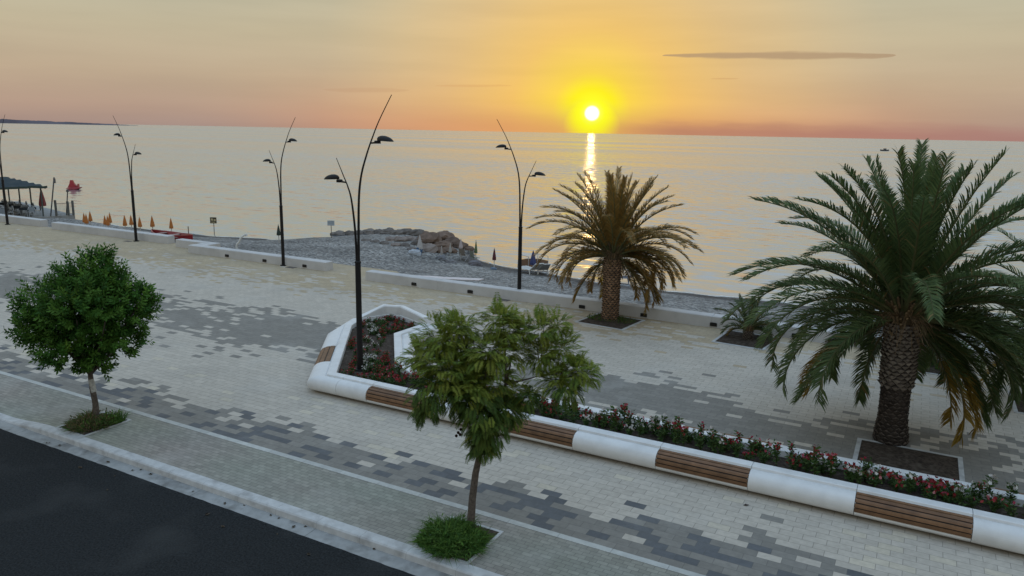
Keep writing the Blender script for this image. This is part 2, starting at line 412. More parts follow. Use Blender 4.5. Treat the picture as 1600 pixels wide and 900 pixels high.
mb = MB(); rows = []
us = [-110 + i * .8 for i in range(170)]
vv = [27.75 + i * .45 for i in range(62)]
for v in vv: rows.append([W(u, v, beach_z(u, v)) for u in us])
mb.grid(rows)
tag(mb.build('beach', M_BEACH, smooth=True), 'grey pebble beach sloping down to the water', 'beach', kind='structure')
mb = MB(); S = 45000
mb.face([W(-S, 39.5, SEA_Z), W(S, 39.5, SEA_Z), W(S, S, SEA_Z), W(-S, S, SEA_Z)])
tag(mb.build('sea', M_SEA), 'calm sea reaching the horizon', 'sea', kind='structure')
# thin line of foam where the sea meets the pebbles
mb = MB(); fr = [[], []]
for i in range(900):
    u = -66 + i * .09; v = 38.0
    while v < 52 and beach_z(u, v) > SEA_Z + .004: v += .04
    w = max(.0, .10 + .28 * noise.noise((u * .5, 1, 7)) + .12 * noise.noise((u * 2.3, 4, 7)))
    o = .10 + .12 * noise.noise((u * .8, 9, 2))
    fr[0].append(W(u, v + o, SEA_Z + .012)); fr[1].append(W(u, v + o + w, SEA_Z + .012))
mb.grid(fr)
tag(mb.build('foam', mat('sea_foam', (.62, .62, .60), .8, .2, n_scale=6, n_amt=.3)), 'thin broken line of foam along the waterline', 'foam', kind='stuff')
# ground under everything out of sight
mb = MB(); mb.face([W(-400, -200, -.5), W(300, -200, -.5), W(300, 27.9, -.5), W(-400, 27.9, -.5)])
tag(mb.build('ground', M_SOIL), 'bare ground under the paving', 'ground', kind='structure')
# far headland
mb = MB(); rows = [[], [], []]
for i in range(90):
    x = -60 + i * 3.1
    if x > 216: break
    p = gp(x, 194.5 + x * .0191, SEA_Z).normalized() if False else None
    d = ray(x, 200); d = d / math.hypot(d.x, d.y)
    R = 6500
    hgt = max(.5, 27 * (1 - max(0, x) / 216) ** .8 + 5 * noise.noise((x * .05, 0, 3)) + 3 * noise.noise((x * .3, 0, 9)))
    hgt *= min(1, (216 - x) / 40 + .15)
    for k, (rr, z) in enumerate(((R, -3), (R + 60, hgt), (R + 900, -3))):
        rows[k].append(Vector((d.x * rr, d.y * rr, z)))
mb.grid(rows)
tag(mb.build('headland', M_LAND), 'low dark headland on the far left horizon', 'headland', kind='structure')

# ------------------------------------------------------------------ road, kerb, sidewalk, promenade
RZ = -.14
mb = MB(); rr_ = [-120 + i * .12 for i in range(1334)]
mb.grid([[W(u, -30, RZ) for u in rr_], [W(u, 8.9, RZ) for u in rr_], [W(u, 9.09 + .016 * noise.noise((u * .6, 0, 0)) + .014 * noise.noise((u * 4, 3, 0)), RZ + .0115) for u in rr_]])
tag(mb.build('road', M_ROAD), 'dark asphalt road', 'road', kind='structure')
def kh(u): return ipl(u, [(-19.0, -.105), (-17.5, 0.005)])          # kerb top, dropped at the crossing
GV = 8.93
mb = MB()
cuts = [-90 + i * 3.0 for i in range(40)]
for a, b in zip(cuts, cuts[1:]):
    mb.face([W(a + .003, 9.02, RZ + .006), W(b - .003, 9.02, RZ + .006), W(b - .003, 9.38, RZ + .02), W(a + .003, 9.38, RZ + .02)])
tag(mb.build('gutter', M_GUT), 'pale concrete gutter strip beside the road', 'gutter', kind='structure')
mb = MB()
cuts = []
x = -90
while x < 30:
    cuts.append(x); x += .5
for a, b in zip(cuts, cuts[1:]):
    g = .003 if int(round(a * 2)) % 2 == 0 else 0
    prof = lambda u: [W(u, 9.375, RZ - .02), W(u, 9.395, kh(u) - .025), W(u, 9.42, kh(u)), W(u, 9.62, kh(u) + .003), W(u, 9.63, kh(u) - .03)]
    mb.grid([prof(a + g), prof(b)])
tag(mb.build('kerb', M_KERB), 'light stone kerb of the sidewalk', 'kerb', kind='structure')

def jit(c, a):
    k = 1 + U(-a, a); return tuple(max(0, x * k) for x in c)
def uvq(l, w, n):                  # distances to the four edges are read from min(x, y): unfold quad into quarters
    return None
def lay(mb, u0, u1, v0, v1, L_, B_, pick, zf, gap):
    r = 0; v = v0
    while v < v1 - 1e-6:
        ve = min(v + B_, v1); u = u0 - (L_ * .5 if r % 2 else 0)
        while u < u1:
            ue = u + L_; c = pick(u + L_ / 2, v + B_ / 2)
            if c is not None:
                um, vm = (u + ue) / 2, (v + ve) / 2
                P = [[W(a, b, zf(a, b)) for a in (u, um, ue)] for b in (v, vm, ve)]
                for i in (0, 1):
                    for j in (0, 1):
                        q = [P[i][j], P[i][j + 1], P[i + 1][j + 1], P[i + 1][j]]
                        X = (0, L_ / 2) if j == 0 else (L_ / 2, 0); Yy = (0, B_ / 2) if i == 0 else (B_ / 2, 0)
                        mb.face(q, c, [(X[0], Yy[0]), (X[1], Yy[0]), (X[1], Yy[1]), (X[0], Yy[1])])
            u = ue
        v = ve; r += 1
LIGHT = (.452, .402, .335); GREY = (.208, .193, .168); BLUE = (.105, .108, .112); TAN = (.39, .312, .205); CREAM = (.50, .44, .345)
def wob(u, v, s=3.0, k=0): return noise.noise((u * .22 + k, v * .5 + 7 + k, k)) * s + noise.noise((u * .9 + k, v * 1.6, k + 4)) * s * .7
def prom(u, v):
    if u < -22.6:
        if v > 30.2: return None
    elif v > 28.0: return None
    h = rnd()
    b1 = 12.45 + wob(u, v, .75, 1)
    b2 = 16.9 + wob(u, v, 1.4, 11); b3 = 20.0 + wob(u, v, 1.7, 23)
    b4 = 25.3 - .3 * ipl(u, [(-30, 1), (-20, 0)]) + wob(u, v, 1.3, 37)
    def soft(x, w): return 1 / (1 + math.exp(-x / w))
    if v < 14.5:
        if h > soft(v - b1, .21):
            return jit(BLUE if rnd() < .26 else GREY, .10)
        return jit(CREAM if rnd() < .08 else LIGHT, .06)
    if v < 18.5:
        return jit(GREY, .09) if h < soft(v - b2, .42) else jit(LIGHT, .06)
    if v < 22.2:
        return jit(GREY, .09) if h > soft(v - b3, .42) else jit(LIGHT, .06)
    if h < soft(v - b4, .62): return jit(TAN, .08)
    return jit(LIGHT, .06)
mb = MB(); lay(mb, -78, 12, 11.28, 30.2, .40, .20, prom, lambda a, b: 0.0, .005)
tag(mb.build('promenade', M_PAVE), 'paved promenade in beige grey and sand bands', 'promenade', kind='structure')
SBR = (.255, .245, .205)
def side(u, v):
    if u < -40: return None
    return jit((SBR[0] * (1 + .08 * noise.noise((u * .4, v, 0))), SBR[1] * (1 + .08 * noise.noise((u * .4, v, 1))), SBR[2]), .13)
def sz(u, v):
    t = min(1, max(0, (11.1 - v) / 1.4)); return (kh(u) - .005) * t
mb = MB(); lay(mb, -40, 8, 9.63, 11.13, .20, .10, side, sz, .004)
tag(mb.build('sidewalk', M_BRICK), 'narrow sidewalk of small grey bricks', 'sidewalk', kind='structure')
mb = MB(); u = -60
while u < 12:
    mb.box(u + .003, u + .997, 11.135, 11.275, -.1, .006, jit((1, 1, 1), .08)); u += 1.0
tag(mb.build('edging_strip', mat('edging_stone', (.42, .42, .39), .7, .3, attr=True, n_scale=6, n_amt=.1)), 'pale stone strip between sidewalk and promenade', 'edging', kind='structure')

# ------------------------------------------------------------------ beach walls
def wall(label, boxes, lights, name='beach_wall'):
    u0 = boxes[0][0]; v0 = boxes[0][2]
    root = empty(name, W(u0, v0, 0), label, 'low wall', 'low concrete walls along the beach'); root.rotation_euler = (0, 0, 0)
    m = MB()
    for (a, b, c, d, h) in boxes:
        n = max(1, int(round((b - a) / 4)))
        for i in range(n):
            m.box(a + (b - a) * i / n + (.003 if i else 0), a + (b - a) * (i + 1) / n - (.003 if i < n - 1 else 0), c, d, -.6, h, bev=.025)
    o = m.build('wall_block', M_WALL, root, origin=W(u0, v0, 0)); o.location = (0, 0, 0)
    for (lu, lv) in lights:
        k = MB(); k.box(lu - .13, lu + .13, lv - .035, lv + .02, .06, .19, bev=.01)
        k.box(lu - .10, lu + .10, lv - .045, lv - .02, .145, .20)
        q = k.build('recessed_light', M_BLACK, root, origin=W(u0, v0, 0)); q.location = (0, 0, 0)
    return root
VD = 27.55
wall('longest low concrete wall running right from the beach opening behind the palms', [(-22.7, 14, VD, VD + .5, .43)],
     [(u, VD) for u in (-19.9, -16.9, -11.6, -9.0, -6.3, -3.4, -.8, 2.0)])
wall('low concrete wall stepped in a zigzag with three black lights, behind the second lamp', [(-35.9, -25.8, 28.25, 28.78, .44), (-35.9, -35.1, 28.783, 29.3, .44), (-38.3, -35.1, 29.303, 29.8, .44)],
     [(u, 28.25) for u in (-32.8, -30.0, -27.2)])
wall('low concrete wall left of the red boat with an upright lamp before it', [(-51.3, -39.6, 29.75, 30.25, .46)], [])
wall('short end of a low concrete wall at the left border by the beach bar', [(-76, -53.0, 30.0, 30.5, .46)], [])

# ------------------------------------------------------------------ street lamps
def interp(pts, n):
    out = []
    P = [pts[0]] + pts + [pts[-1]]
    for i in range(1, len(P) - 2):
        for k in range(n):
            t = k / n; a, b, c, d = P[i - 1:i + 3]
            out.append(tuple(.5 * ((2 * b[j]) + (-a[j] + c[j]) * t + (2 * a[j] - 5 * b[j] + 4 * c[j] - d[j]) * t * t + (-a[j] + 3 * b[j] - 3 * c[j] + d[j]) * t ** 3) for j in range(len(b))))
    out.append(tuple(pts[-1])); return out
def lamp_proto():
    r = empty('street_lamp', (0, 0, 0), 'x', 'street lamp', 'dark twin-arm street lamps')
    m = MB(); m.tube([(0, 0, 0), (0, 0, 3.05)], [.085, .078], 14); m.tube([(0, 0, 3.05), (0, 0, 3.09), (0, 0, 3.12)], [.088, .088, .05], 14)
    m.build('pole', M_DARK, r, smooth=False)
    m = MB(); m.tube([(0, 0, 0), (0, 0, .04)], [.17, .16], 14); m.build('base_plate', M_DARK, r)
    def arm(pts, rads):
        m = MB(); q = interp([(p[0], p[1]) for p in pts], 5); n = len(q)
        rr = [rads[0] + (rads[1] - rads[0]) * (i / (n - 1)) for i in range(n)]
        m.tube([(a, 0, b) for a, b in q], rr, 10); return m.build('arm', M_DARK, r, smooth=True)
    arm_a = arm([(.028, 3.0), (.05, 3.9), (.09, 4.85), (.19, 5.45), (.38, 5.98), (.58, 6.42), (.86, 6.96), (1.28, 7.46)][:6] + [(.81, 6.86), (1.22, 7.50)], (.040, .010))
    arm_b = arm([(-.028, 3.0), (-.07, 3.95), (-.17, 4.75), (-.29, 5.12), (-.43, 5.40), (-.66, 5.86)], (.036, .008))
    def head(x, z, sgn, r):
        m = MB()
        m.tube([(x, 0, z), (x + sgn * .26, 0, z + .02)], [.022, .028], 8)
        m.box(x + sgn * .22 - .05, x + sgn * .22 + .07, -.06, .06, z - .01, z + .07, T=lambda a, b, c: Vector((a, b, c)), bev=.015)
        br = m.build('bracket', M_DARK, r)
        m = MB(); cx = x + sgn * .49; zz = z + .06
        rows = []
        for i in range(9):
            t = i / 8; e = math.pi / 2 * t; rw = []
            for k in range(18):
                a = 2 * math.pi * k / 18
                rx = .245 * math.cos(e); ry = .15 * math.cos(e)
                X = cx + rx * math.cos(a) + sgn * .0 * t - sgn * .06 * math.sin(e); Z = zz + 0.135 * math.sin(e) - .05 * (X - cx) * sgn
                rw.append((X, ry * math.sin(a), Z))
            rows.append(rw)
        m.grid(rows[:-1], closed=True); m.face(rows[-2]); m.face(rows[0][::-1])
        m.build('lamp_head', M_DARK, r, smooth=True)
    head(.515, 6.28, 1, arm_a); head(-.36, 5.22, -1, arm_b)
    return r
lp = lamp_proto()
lamps = [('tallest looking dark lamp rising out of the planter flower bed', gp(563, 578, .36), 0),
         ('dark lamp to the left of the orange palm, its high arm leaning left', gp(811, 467), math.pi),
         ('dark lamp before the zigzag wall with its high arm leaning right', gp(443, 415), 0),
         ('dark lamp near the orange umbrellas with its high arm leaning left', gp(213, 377), math.pi),
         ('dark lamp cut by the left border in front of the beach bar', gp(12, 351), 0)]
for i, (lb, p, rz) in enumerate(lamps):
    o = lp if i == 0 else copy_tree(lp)
    o.location = p; o.rotation_euler = (0, 0, rz + ANG); o['label'] = lb
for i, (px, py) in enumerate([(787, 469), (455, 418), (200, 377)]):
    p = gp(px, py); u, v = UV(p)
    m = MB(); m.box(u - .25, u + .25, v - .16, v + .16, .001, .012, bev=.004)
    tag(m.build('access_cover', mat('cover_iron', (.12, .10, .085), .8, n_scale=9, n_amt=.2)), ['small dark cover in the paving by the lamp left of the orange palm', 'small dark cover in the paving by the zigzag wall lamp', 'small dark cover in the paving by the lamp near the orange umbrellas'][i], 'cover', 'access covers at the lamp feet')

# ------------------------------------------------------------------ planter with benches
BED = [(-13.45, 15.02), (-16.45, 19.2), (-16.75, 20.1), (-16.45, 20.95), (-15.9, 21.15), (-14.55, 20.6), (-14.62, 19.1), (-12.65, 16.55), (-11.5, 15.92), (9.6, 15.90), (9.6, 15.02)]
SC = [1.75, .75, .35, .35, .45, .8, 1.25, 1.2, 1.0, 1.0, 1.0]   # bench depth per side
PROF = [(0, .22), (.0, .50), (.02, .515), (.22, .515), (.24, .505), (.255, .455), (.275, .455), (.30, .474), (.36, .474), (.44, .452), (.51, .40), (.555, .31), (.555, .21), (.51, .11), (.42, .055), (.22, .0)]
_c = interp([p for p in PROF if p[0] >= .30 and p != (.22, .0)], 3); PROF = PROF[:7] + [(.282, .468)] + _c + [(.22, .0)]
PROF = [p for i, p in enumerate(PROF) if i == 0 or p != PROF[i - 1]]
def edge_pts(i):
    a = BED[i]; b = BED[(i + 1) % len(BED)]; d = Vector((b[0] - a[0], b[1] - a[1])); L_ = d.length; d /= L_
    n = Vector((-d.y, d.x))         # outward: the outline runs clockwise seen from above
    return Vector(a), Vector(b), d, n, L_
def off(i, o): return o if o < .275 else .275 + (o - .275) * SC[i]
def corner(i, o):                   # offset corner at BED[i] between edge i-1 and edge i
    n = len(BED); a0, b0, d0, n0, _ = edge_pts((i - 1) % n); a1, b1, d1, n1, _ = edge_pts(i)
    p0 = a0 + n0 * off((i - 1) % n, o); p1 = a1 + n1 * off(i, o)
    den = d0.x * d1.y - d0.y * d1.x
    if abs(den) < 1e-4: return p1
    t = ((p1.x - p0.x) * d1.y - (p1.y - p0.y) * d1.x) / den
    return p0 + d0 * t
PO = W(-13, 15, 0)
planter = empty('planter', PO, 'long white planter with built-in wooden benches and a flower bed', 'planter')
def pl(m, name, mt_, smooth=False):
    o = m.build(name, mt_, planter, smooth=smooth, origin=PO); o.location = (0, 0, 0); return o
def section(i, s, prof):            # s: 'A' start corner, 'B' end corner, or a distance along edge i
    a, b, d, n, L_ = edge_pts(i)
    out = []
    for (o, z) in prof:
        if s == 'A': q = corner(i, o)
        elif s == 'B': q = corner((i + 1) % len(BED), o)
        else: q = a + d * s + n * off(i, o)
        out.append(W(q.x, q.y, z))
    return out
def shell(i, s0, s1, prof=PROF):
    m = MB(); A = section(i, s0, prof); B = section(i, s1, prof); m.grid([A, B])
    if s0 != 'A': m.face(A[::-1])
    if s1 != 'B': m.face(B)
    return m
WP = [p for p in PROF if p[0] >= .297 and p[1] > .165]
WP = [(o - .014, z - .008) if o < .5 else (o - .016, z) for o, z in WP]
def path_at(pts, t):
    ls = [0]
    for p, q in zip(pts, pts[1:]): ls.append(ls[-1] + math.hypot(q[0] - p[0], q[1] - p[1]))
    x = t * ls[-1]
    for k in range(len(pts) - 1):
        if x <= ls[k + 1] + 1e-9:
            f = (x - ls[k]) / (ls[k + 1] - ls[k]); return (pts[k][0] + f * (pts[k + 1][0] - pts[k][0]), pts[k][1] + f * (pts[k + 1][1] - pts[k][1]))
def seat(i, s0, s1):
    m = MB(); nb = 5
    for k in range(nb):
        t0, t1 = (k + .10) / nb, (k + .90) / nb; tm = (t0 + t1) / 2
        ps = [path_at(WP, t) for t in (t0, tm, t1)]
        tx, tz = ps[2][0] - ps[0][0], ps[2][1] - ps[0][1]; l = math.hypot(tx, tz); nx, nzz = -tz / l, tx / l
        if nx * .3 + nzz * .7 < 0: nx, nzz = -nx, -nzz
        up = [(p[0] + nx * .014, p[1] + nzz * .014) for p in ps]; dn = [(p[0] - nx * .02, p[1] - nzz * .02) for p in ps]
        loop = up + dn[::-1]
        A = section(i, s0, loop); B = section(i, s1, loop); c = jit((1, 1, 1), .18)
        m.grid([A, B], c, True); m.face(A[::-1], c); m.face(B, c)
    so_ = pl(m, 'wooden_seat', M_WOOD)
    bk = [(o + .001, z + .001) for (o, z) in WP]; q = MB(); q.grid([section(i, s0 + .01, bk), section(i, s1 - .01, bk)]); f_ = pl(q, 'gap_shade_strip', M_DARK); f_.parent = so_  # dark strip added under the slats, standing in for shade in their gaps
G = .005
def straight(i, stops):             # stops: list of (from, to, wood)
    for (a, b, wood) in stops:
        s0 = a if a == 'A' else a + G; s1 = b if b == 'B' else b - G
        if wood:
            prof = [(o - (.018 if (o >= .30 and z > .15) else 0), z - (.012 if (.30 <= o < .5 and z > .3) else 0)) for (o, z) in PROF]
            pl(shell(i, s0, s1, prof), 'bench_block', M_WHITE, False); seat(i, s0, s1)
        else: pl(shell(i, s0, s1), 'bench_block', M_WHITE, False)
# near side: edge 10 runs from u=9.6 back to u=-13.45
un = lambda u: 9.6 - u
st = []; edges = [(-12.0, -10.1), (-8.12, -6.2), (-4.30, -2.41), (-.47, 1.42), (3.35, 5.25), (7.2, 9.0)][::-1]
prev = 'A'
for (a, b) in edges:
    st.append((prev, un(b), False)); st.append((un(b), un(a), True)); prev = un(a)
st.append((prev, un(-13.0), False)); st.append((un(-13.0), 'B', False))
straight(10, st)
L0 = edge_pts(0)[4]
straight(0, [('A', 1.15, False), (1.15, 2.75, True), (2.75, L0 - .55, False), (L0 - .55, 'B', False)])
for i in (1, 2, 3, 4, 5): straight(i, [('A', 'B', False)])
straight(6, [('A', 'B', False)]); straight(7, [('A', 'B', False)])
uf = lambda u: u + 11.5
st = []; prev = 'A'
for (a, b) in [(-9.8, -7.9), (-4.2, -2.27), (1.5, 3.4), (7.0, 8.9)]:
    st.append((prev, uf(a), False)); st.append((uf(a), uf(b), True)); prev = uf(b)
    if uf(b) + 1.9 < 21: st.append((prev, prev + 1.85, False)); prev += 1.85
st.append((prev, 'B', False)); straight(8, st); straight(9, [('A', 'B', False)])
# backrest wall round the far end
m = MB(); BW = [(.015, .50), (.015, .80), (.04, .84), (.20, .84), (.235, .80), (.235, .50)]
def bsec(i, s, prof): return section(i, s, prof)
lowp = [(o, .5 + (z - .5) * .15) for o, z in BW]
a = section(2, 'A', lowp); b = section(2, 'B', BW); c = section(3, 'B', BW); d = section(4, 'B', [(o, .5 + (z - .5) * .7) for o, z in BW])
m.grid([a, b, c, d]); m.face(a[::-1]); m.face(d)
pl(m, 'backrest', M_WHITE)
m = MB()
poly = [Vector(p) for p in BED]
def inside(x, y, P=BED):
    r = False; j = len(P) - 1
    for i in range(len(P)):
        if (P[i][1] > y) != (P[j][1] > y) and x < (P[j][0] - P[i][0]) * (y - P[i][1]) / (P[j][1] - P[i][1]) + P[i][0]: r = not r
        j = i
    return r
m.face([W(p[0], p[1], .36) for p in BED[::-1]])
pl(m, 'soil_bed', M_SOIL)
def edist(x, y):
    best = 9
    for i in range(len(BED)):
        a, b, d, n, L_ = edge_pts(i); q = Vector((x, y)) - a; t = max(0, min(L_, q.dot(d))); best = min(best, (a + d * t - Vector((x, y))).length)
    return best

# flowering plants
def leafquad(m, p, d, nrm, l, w, c):
    s = d.cross(nrm).normalized() * w * .5; t = p + d * l; mid = p + d * l * .5 + nrm * l * .06
    m.face([p, mid + s, t, mid - s], c)
def rdir(zmin=-1, zmax=1):
    z = U(zmin, zmax); a = U(0, 2 * math.pi); r = math.sqrt(max(0, 1 - z * z)); return Vector((r * math.cos(a), r * math.sin(a), z))
GR = [(.045, .095, .025), (.062, .115, .03), (.034, .07, .022), (.08, .125, .035)]
RED = [(.27, .022, .026), (.20, .016, .02), (.32, .04, .04), (.30, .04, .07)]
WHT = [(.58, .56, .52), (.50, .47, .44)]
PNK = [(.45, .10, .14), (.50, .20, .21), (.4, .05, .10)]
def flower(name, h, spread, n_leaf, n_fl, cols, spike=False):
    m = MB()
    stems = []
    for i in range(5 if not spike else 3):
        a = U(0, 6.28); r = spread * U(.2, 1) * (.35 if spike else 1)
        tip = Vector((r * math.cos(a), r * math.sin(a), h * U(.65, 1))); stems.append(tip)
        m.tube([(0, 0, 0), tip * .5 + Vector((0, 0, .03)), tip], [.006, .005, .003], 4, (.05, .08, .025))
    for i in range(n_leaf):
        s = random.choice(stems); t = U(.15, 1); p = s * t + rdir() * spread * .22
        d = rdir(-.2, .8); leafquad(m, p, d, d.cross(rdir()).normalized(), U(.05, .095), U(.022, .038), jit(random.choice(GR), .2))
    for i in range(n_fl):
        s = random.choice(stems); p = s * U(.7, 1.02) + rdir(-.1, 1) * spread * .45; ax = rdir(.1, 1); cc = random.choice(cols)
        x = ax.cross(Vector((.3, .5, .2))).normalized(); y = ax.cross(x)
        for k in range(5):
            q = x * math.cos(k * 1.2566) + y * math.sin(k * 1.2566)
            leafquad(m, p, (q + ax * .3).normalized(), ax, U(.026, .036), .028, jit(cc, .15))
    return m
FL = {'low_red': [flower('x', .20, .14, 75, 12, RED) for _ in range(3)], 'low_white': [flower('x', .22, .14, 75, 15, WHT) for _ in range(3)],
      'pink': [flower('x', .24, .13, 75, 10, RED + RED + PNK) for _ in range(2)], 'spike': [flower('x', .48, .10, 80, 9, RED + PNK, True) for _ in range(3)],
      'spike_w': [flower('x', .40, .10, 75, 9, WHT, True) for _ in range(2)], 'green': [flower('x', .28, .15, 80, 2, RED) for _ in range(2)]}
FLAB = {'low_red': ('low plant with red blossoms in the ', 'low red flowers in the '), 'low_white': ('low plant with white blossoms in the ', 'white flowers in the '),
        'pink': ('plant with pink and red blossoms in the ', 'pink flowers in the '), 'spike': ('tall upright plant with red blossoms in the ', 'tall red flowers in the '),
        'spike_w': ('tall upright plant with white blossoms in the ', 'tall white flowers in the '), 'green': ('leafy green plant nearly without blossoms in the ', 'leafy plants in the ')}
first = {}
for k, ms in FL.items():
    first[k] = [None] * len(ms)
def plant(kind, u, v, where, s=1.0):
    i = random.randrange(len(FL[kind])); o = first[kind][i]
    if o is None:
        o = FL[kind][i].build('flower_plant', M_PETAL); first[kind][i] = o
    else:
        o = o.copy(); col.objects.link(o)
    o.location = W(u, v, .355); o.rotation_euler = (0, 0, U(0, 6.28)); s *= U(1.0, 1.45); o.scale = (s, s, s)
    tag(o, FLAB[kind][0] + where, 'flower', FLAB[kind][1] + where)
n = 0
WH1, WH2 = 'long bed between the benches', 'wide bed round the lamp foot'
u = -12.0
while u < 8.4:
    for v in (15.33, 15.56, 15.77):
        if rnd() < .93 and inside(u, v):
            mixv = noise.noise((u * .9, v * 2, 1))
            r = rnd()
            k = 'spike' if r < .15 else 'spike_w' if r < .31 else 'low_white' if (r < .44 if mixv < 0 else r < .62) else 'low_red' if r < .72 else 'pink' if r < .87 else 'green'
            plant(k, u + U(-.08, .08), v + U(-.06, .06), WH1)
    u += .27
for i in range(400):
    x, y = U(-16.8, -11.6), U(15, 21.2)
    if not inside(x, y) or edist(x, y) < .16: continue
    if x > -12.2: continue
    # rows along the bed: red, white band, red; bare soil between
    a, b, d, nn_, L_ = edge_pts(0); dd = -((Vector((x, y)) - a).dot(nn_)); t = (Vector((x, y)) - a).dot(d)
    if y < 15.7: k = 'pink' if rnd() < .5 else 'low_red' if rnd() < .5 else 'spike'
    elif y > 20.3: k = 'low_red' if rnd() < .6 else 'low_white'
    elif dd < .55: k = 'low_red'
    elif dd < .95: k = 'low_white' if rnd() < .75 else 'green'
    elif dd < 1.25: k = 'green' if rnd() < .5 else 'low_red'
    else: k = 'low_red'
    if k and n < 120: plant(k, x, y, WH2, .72); n += 1

# ------------------------------------------------------------------ tree pits
def pit(label, pts, stone=.10, grass=None):
    c = sum((Vector(p) for p in pts), Vector((0, 0))) / len(pts); O = W(c.x, c.y, 0)
    r = empty('tree_pit', O, label, 'tree pit', 'tree pits in the paving')
    m = MB(); N_ = len(pts)
    big = []; P = [Vector(p) for p in pts]
    for p in P: q = (p - c); big.append(c + q * ((q.length + stone * 1.4) / q.length))
    for i in range(N_):
        j = (i + 1) % N_
        a, b, e, f = P[i], P[j], big[j], big[i]
        m.face([W(a.x, a.y, .016), W(b.x, b.y, .016), W(e.x, e.y, .016), W(f.x, f.y, .016)])
        m.face([W(f.x, f.y, .016), W(e.x, e.y, .016), W(e.x, e.y, -.05), W(f.x, f.y, -.05)])
    m.build('edging', M_KERB, r, origin=O).location = (0, 0, 0)
    m = MB(); rows = []
    K = 14
    for i in range(K + 1):
        rw = []
        for j in range(K + 1):
            s, t = i / K, j / K
            p = (P[0] * (1 - s) + P[1] * s) * (1 - t) + (P[3] * (1 - s) + P[2] * s) * t
            e = min(s, 1 - s, t, 1 - t)
            rw.append(W(p.x, p.y, .010 + min(1, e * 6) * (.03 + .03 * noise.noise((p.x * 3, p.y * 3, 0)))))
        rows.append(rw)
    m.grid(rows); m.build('soil', M_SOIL, r, smooth=True, origin=O).location = (0, 0, 0)
    return r
def quad_px(*pts): return [tuple(UV(gp(x, y))) for x, y in pts]
pit('small square pit in the sidewalk under the dense round tree', [(-17.2, 9.66), (-16.25, 9.66), (-16.25, 10.75), (-17.2, 10.75)], .06)
pit('small square pit in the sidewalk under the feathery tree', [(-6.95, 9.66), (-5.95, 9.66), (-5.95, 10.75), (-6.95, 10.75)], .06)
pit('square pit by the beach wall under the orange tinted palm', quad_px((903, 503), (971, 515), (1003, 501), (938, 490)))
pit('square pit by the beach wall under the smallest palm', quad_px((1117, 534), (1190, 546), (1216, 529), (1140, 517)))
pit('large bare soil pit under the largest palm, beside the planter', [(-.62, 16.75), (1.35, 16.75), (1.35, 18.75), (-.62, 18.75)], .10)
pit('pit by the beach wall half hidden behind the largest palm fronds', [(-.3, 25.6), (1.4, 25.6), (1.4, 27.3), (-.3, 27.3)])
pit('pit close to the right border under the cropped palm', [(2.85, 23.0), (4.65, 23.0), (4.65, 24.8), (2.85, 24.8)])

def grass(label, u, v, ru, rv, n, h, cols, lean=.5):
    m = MB()
    for i in range(n):
        a = U(0, 6.28); r = math.sqrt(rnd()); p = W(u + ru * r * math.cos(a), v + rv * r * math.sin(a), .02)
        d = Vector((U(-1, 1) * lean, U(-1, 1) * lean, 1)).normalized(); hh = h * U(.45, 1.25) * (1.2 - .65 * r) * max(.25, 1 + 1.5 * noise.noise((p.x * 3.2, p.y * 3.2, 4)))
        d = (d + (p - W(u, v, .02)) * (.9 / max(ru, rv)) * r).normalized()
        q = d.cross(rdir()).normalized() * U(.004, .011); c = jit(random.choice(cols), .2)
        t = p + d * hh + Vector((d.x * 1.2, d.y * 1.2, -.45)) * hh * U(.2, .7)
        k = p + d * hh * .6
        m.face([p - q, p + q, k + q * .8, k - q * .8], c); m.face([k - q * .8, k + q * .8, t], c)
    for i in range(n // 5):
        a = U(0, 6.28); r = math.sqrt(rnd()); p = W(u + ru * r * math.cos(a), v + rv * r * math.sin(a), U(.04, h * .7))
        d = rdir(0, 1); leafquad(m, p, d, d.cross(rdir()).normalized(), U(.04, .09), .035, jit(random.choice(cols), .2))
    return tag(m.build('grass', M_GRASS), label, 'grass', kind='stuff')
GG = [(.07, .15, .025), (.05, .115, .022), (.10, .18, .035)]; DRY = [(.16, .12, .06), (.12, .10, .045), (.06, .09, .025)]
grass('bushy green weeds round the feathery tree foot', -6.5, 10.05, .58, .52, 2600, .34, GG, lean=.9)
grass('dry and green weeds round the dense tree foot', -16.72, 10.15, .52, .52, 1300, .30, DRY + DRY + DRY + GG, lean=.8)
grass('greener weeds at the right side of the dense tree pit', -16.4, 10.5, .18, .25, 350, .36, GG)
u, v = UV(gp(955, 500)); grass('sparse weeds round the orange tinted palm foot', u, v, .95, .6, 900, .15, DRY + GG)
grass('weeds in the half hidden pit by the wall', .6, 26.4, .7, .6, 500, .18, GG)

